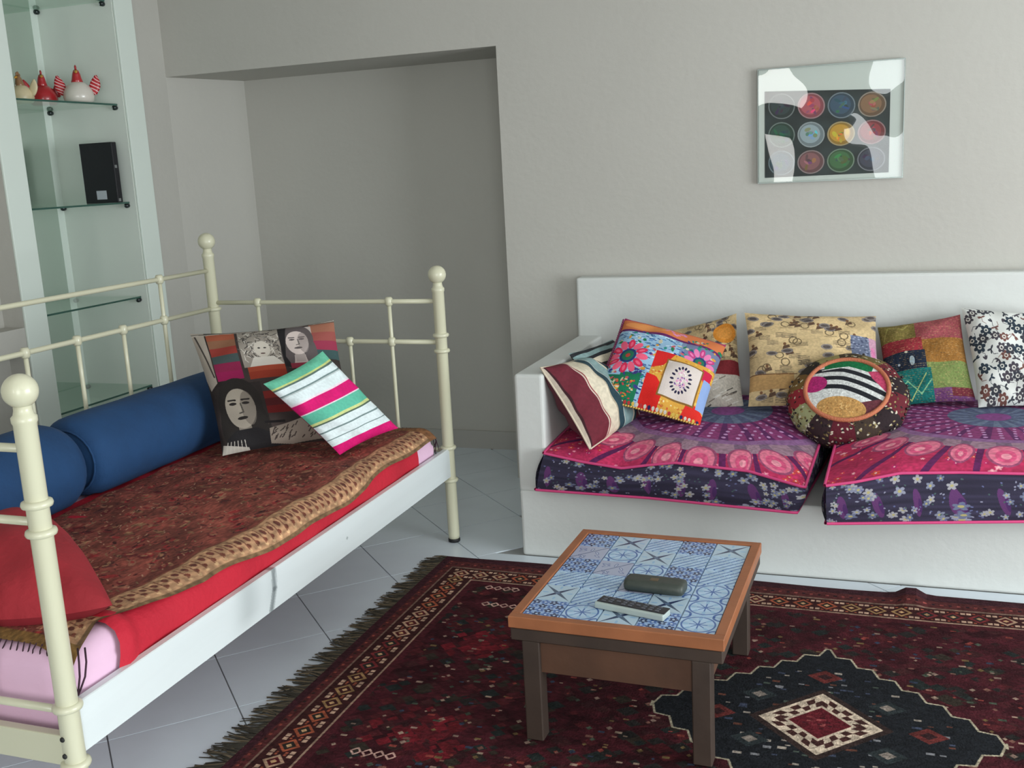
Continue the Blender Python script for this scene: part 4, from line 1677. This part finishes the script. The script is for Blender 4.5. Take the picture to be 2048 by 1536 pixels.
def tile_paint(kind):
    c = unit((172, 198, 222), 110)
    nv_, bl_, lb, lil = (34, 48, 88), (74, 104, 164), (146, 180, 212), (160, 164, 190)
    c.noise(6, .08)
    if kind == 0:      # bold dark star cross
        c.rect(0, 0, 1, 1, (176, 198, 214))
        for a in (math.pi / 4, -math.pi / 4):
            d = (math.cos(a), math.sin(a))
            n_ = (-d[1], d[0])
            c.poly([(.5 - .68 * d[0], .5 - .68 * d[1]), (.5 + .07 * n_[0], .5 + .07 * n_[1]), (.5 + .68 * d[0], .5 + .68 * d[1]), (.5 - .07 * n_[0], .5 - .07 * n_[1])], nv_ if a > 0 else (70, 86, 110))
        c.ell(.5, .5, .07, .07, (90, 110, 140))
        for k in range(4):
            a = k * math.pi / 2
            c.ell(.5 + .36 * math.cos(a), .5 + .36 * math.sin(a), .09, .04, lb, a)
    elif kind == 1:    # dense dark flowers
        c.rect(0, 0, 1, 1, (150, 176, 214))
        for gx in range(4):
            for gy in range(4):
                c.flower(.125 + gx * .25, .125 + gy * .25, .13, nv_ if (gx + gy) % 2 else bl_, (190, 206, 226), 5, gx + gy)
    elif kind == 2:    # light filigree
        for k in range(8):
            a = 2 * math.pi * k / 8
            c.line([(.5, .5), (.5 + .45 * math.cos(a), .5 + .45 * math.sin(a))], .035, bl_)
            c.ell(.5 + .34 * math.cos(a), .5 + .34 * math.sin(a), .10, .05, lb, a)
        c.ell(.5, .5, .46, .46, bl_, ring=.90)
        for x in (0, 1):
            for y in (0, 1):
                c.ell(x, y, .22, .22, bl_, ring=.7)
    elif kind == 3:    # lilac grey leaves
        c.rect(0, 0, 1, 1, (166, 172, 196))
        for k in range(9):
            x, y, a = rnd(.1, .9), rnd(.1, .9), rnd(0, 3)
            c.ell(x, y, .13, .05, (110, 120, 160), a)
            c.ell(x, y, .09, .02, (196, 204, 220), a)
        c.line([(0, 0), (1, 1)], .03, (70, 84, 120))
    else:              # blue diagonal lattice
        for k in range(-2, 5):
            c.line([(k * .25, 0), (k * .25 + 1, 1)], .04, bl_)
            c.line([(k * .25 + 1, 0), (k * .25, 1)], .025, lb)
    return c


M_TT = [img_mat('table_tile_%d' % k, tile_paint(k), .14, spec=.5) for k in range(5)]
NC, NR = 5, 6
tw, tl = (2 * hx - 2 * fwid) / NC, (2 * hy - 2 * fwid) / NR
lay = {(0, 0): 1, (1, 0): 0, (3, 0): 1, (4, 0): 0, (2, 1): 0, (0, 2): 1, (3, 2): 1, (0, 4): 0, (3, 4): 0, (2, 5): 0, (0, 5): 1, (3, 5): 1, (4, 5): 2, (2, 3): 3, (1, 2): 3}
bedp = [o for o in tb.children if o.name.startswith('tile_bed')][0]
tile_me = {}
for r in range(NR):
    for k in range(NC):
        kind = lay.get((k, r), (2, 4, 2, 3, 4)[(k * 2 + r * 3) % 5])
        if kind not in tile_me:
            g = .0012
            q = MB()
            x0, x1, y0, y1 = -tw / 2 + g, tw / 2 - g, -tl / 2 + g, tl / 2 - g
            q.v = [(x0, y0, 0), (x1, y0, 0), (x1, y1, 0), (x0, y1, 0), (x0 + g, y0 + g, .005), (x1 - g, y0 + g, .005), (x1 - g, y1 - g, .005), (x0 + g, y1 - g, .005)]
            cs = [(0, 0), (1, 0), (1, 1), (0, 1)]
            q.face([4, 5, 6, 7], cs)
            for a in range(4):
                b = (a + 1) % 4
                q.face([a, b, 4 + b, 4 + a], [cs[a], cs[b], cs[b], cs[a]])
            o = q.build('tile', M_TT[kind], bedp)
            tile_me[kind] = o
        else:
            o = tile_me[kind].copy()
            COL.objects.link(o)
            o.parent = bedp
        o.location = (-hx + fwid + (k + .5) * tw, hy - fwid - (r + .5) * tl, T - .009)
lx, ly = hx - .058, hy - .028
for sx in (-1, 1):
    for sy in (-1, 1):
        boxobj('leg', (sx * lx - .024, sy * ly - .024, 0, sx * lx + .024, sy * ly + .024, T - .067), M_DKW, tb, .003, 1)
az = T - .155
boxobj('apron', (-lx + .024, -ly - .012, az, lx - .024, -ly + .012, T - .066), M_APR, tb)
boxobj('apron', (-lx + .024, ly - .012, az, lx - .024, ly + .012, T - .066), M_APR, tb)
boxobj('apron', (-lx - .012, -ly + .024, az, -lx + .012, ly - .024, T - .066), M_APR, tb)
boxobj('apron', (lx - .012, -ly + .024, az, lx + .012, ly - .024, T - .066), M_APR, tb)

# things on the table
ztop = TZ - .003
gc = thing('glasses_case', 'dark grey-green slim case lying on the tiled table top', 'case', (-.570, 2.612, ztop), (0, 0, math.radians(-4)))
q = MB()
P = []
for x, s in ((-.082, .75), (-.078, .93), (-.068, 1), (-.03, 1.02), (.03, 1.02), (.068, 1), (.078, .93), (.082, .75)):
    P.append([(x, .034 * s * math.cos(a) * (1 if abs(math.cos(a)) < .9 else 1), .016 + .0155 * s * max(-1, min(1, 1.5 * math.sin(a)))) for a in np.linspace(0, 2 * math.pi, 21)[:-1]])
b = q.grid(P, close=True)
q.face(list(range(b, b + 20))[::-1])
q.face(list(range(b + 140, b + 160)))
q.build('shell', mat('case_leather', (58, 64, 58), .5, bump=.15), gc, smooth=True)
boxobj('badge', (-.012, -.012, .0315, .010, .006, .0328), mat('brass_badge', (112, 96, 74), .4, metal=.5), gc)
rmt = thing('remote_control', 'black and pale grey remote control near the front of the table', 'remote', (-.600, 2.466, ztop), (0, 0, math.radians(-13)))
boxobj('body', (-.098, -.026, 0, .098, .020, .017), mat('remote_grey', (170, 182, 178), .4), rmt, .003, 2)
boxobj('keypad', (-.095, -.018, .0165, .098, .0205, .019), mat('remote_black', (34, 34, 40), .4), rmt, .001, 1)
M_KEY = mat('remote_keys', (88, 90, 98), .5)
for i in range(9):
    for j in range(3):
        if (i in (2, 5) and j != 1):
            continue
        x, y = -.078 + i * .019, -.010 + j * .011
        q = MB()
        q.box(x - .005, y - .0032, .0188, x + .005, y + .0032, .0205)
        q.build('key', M_KEY, rmt)
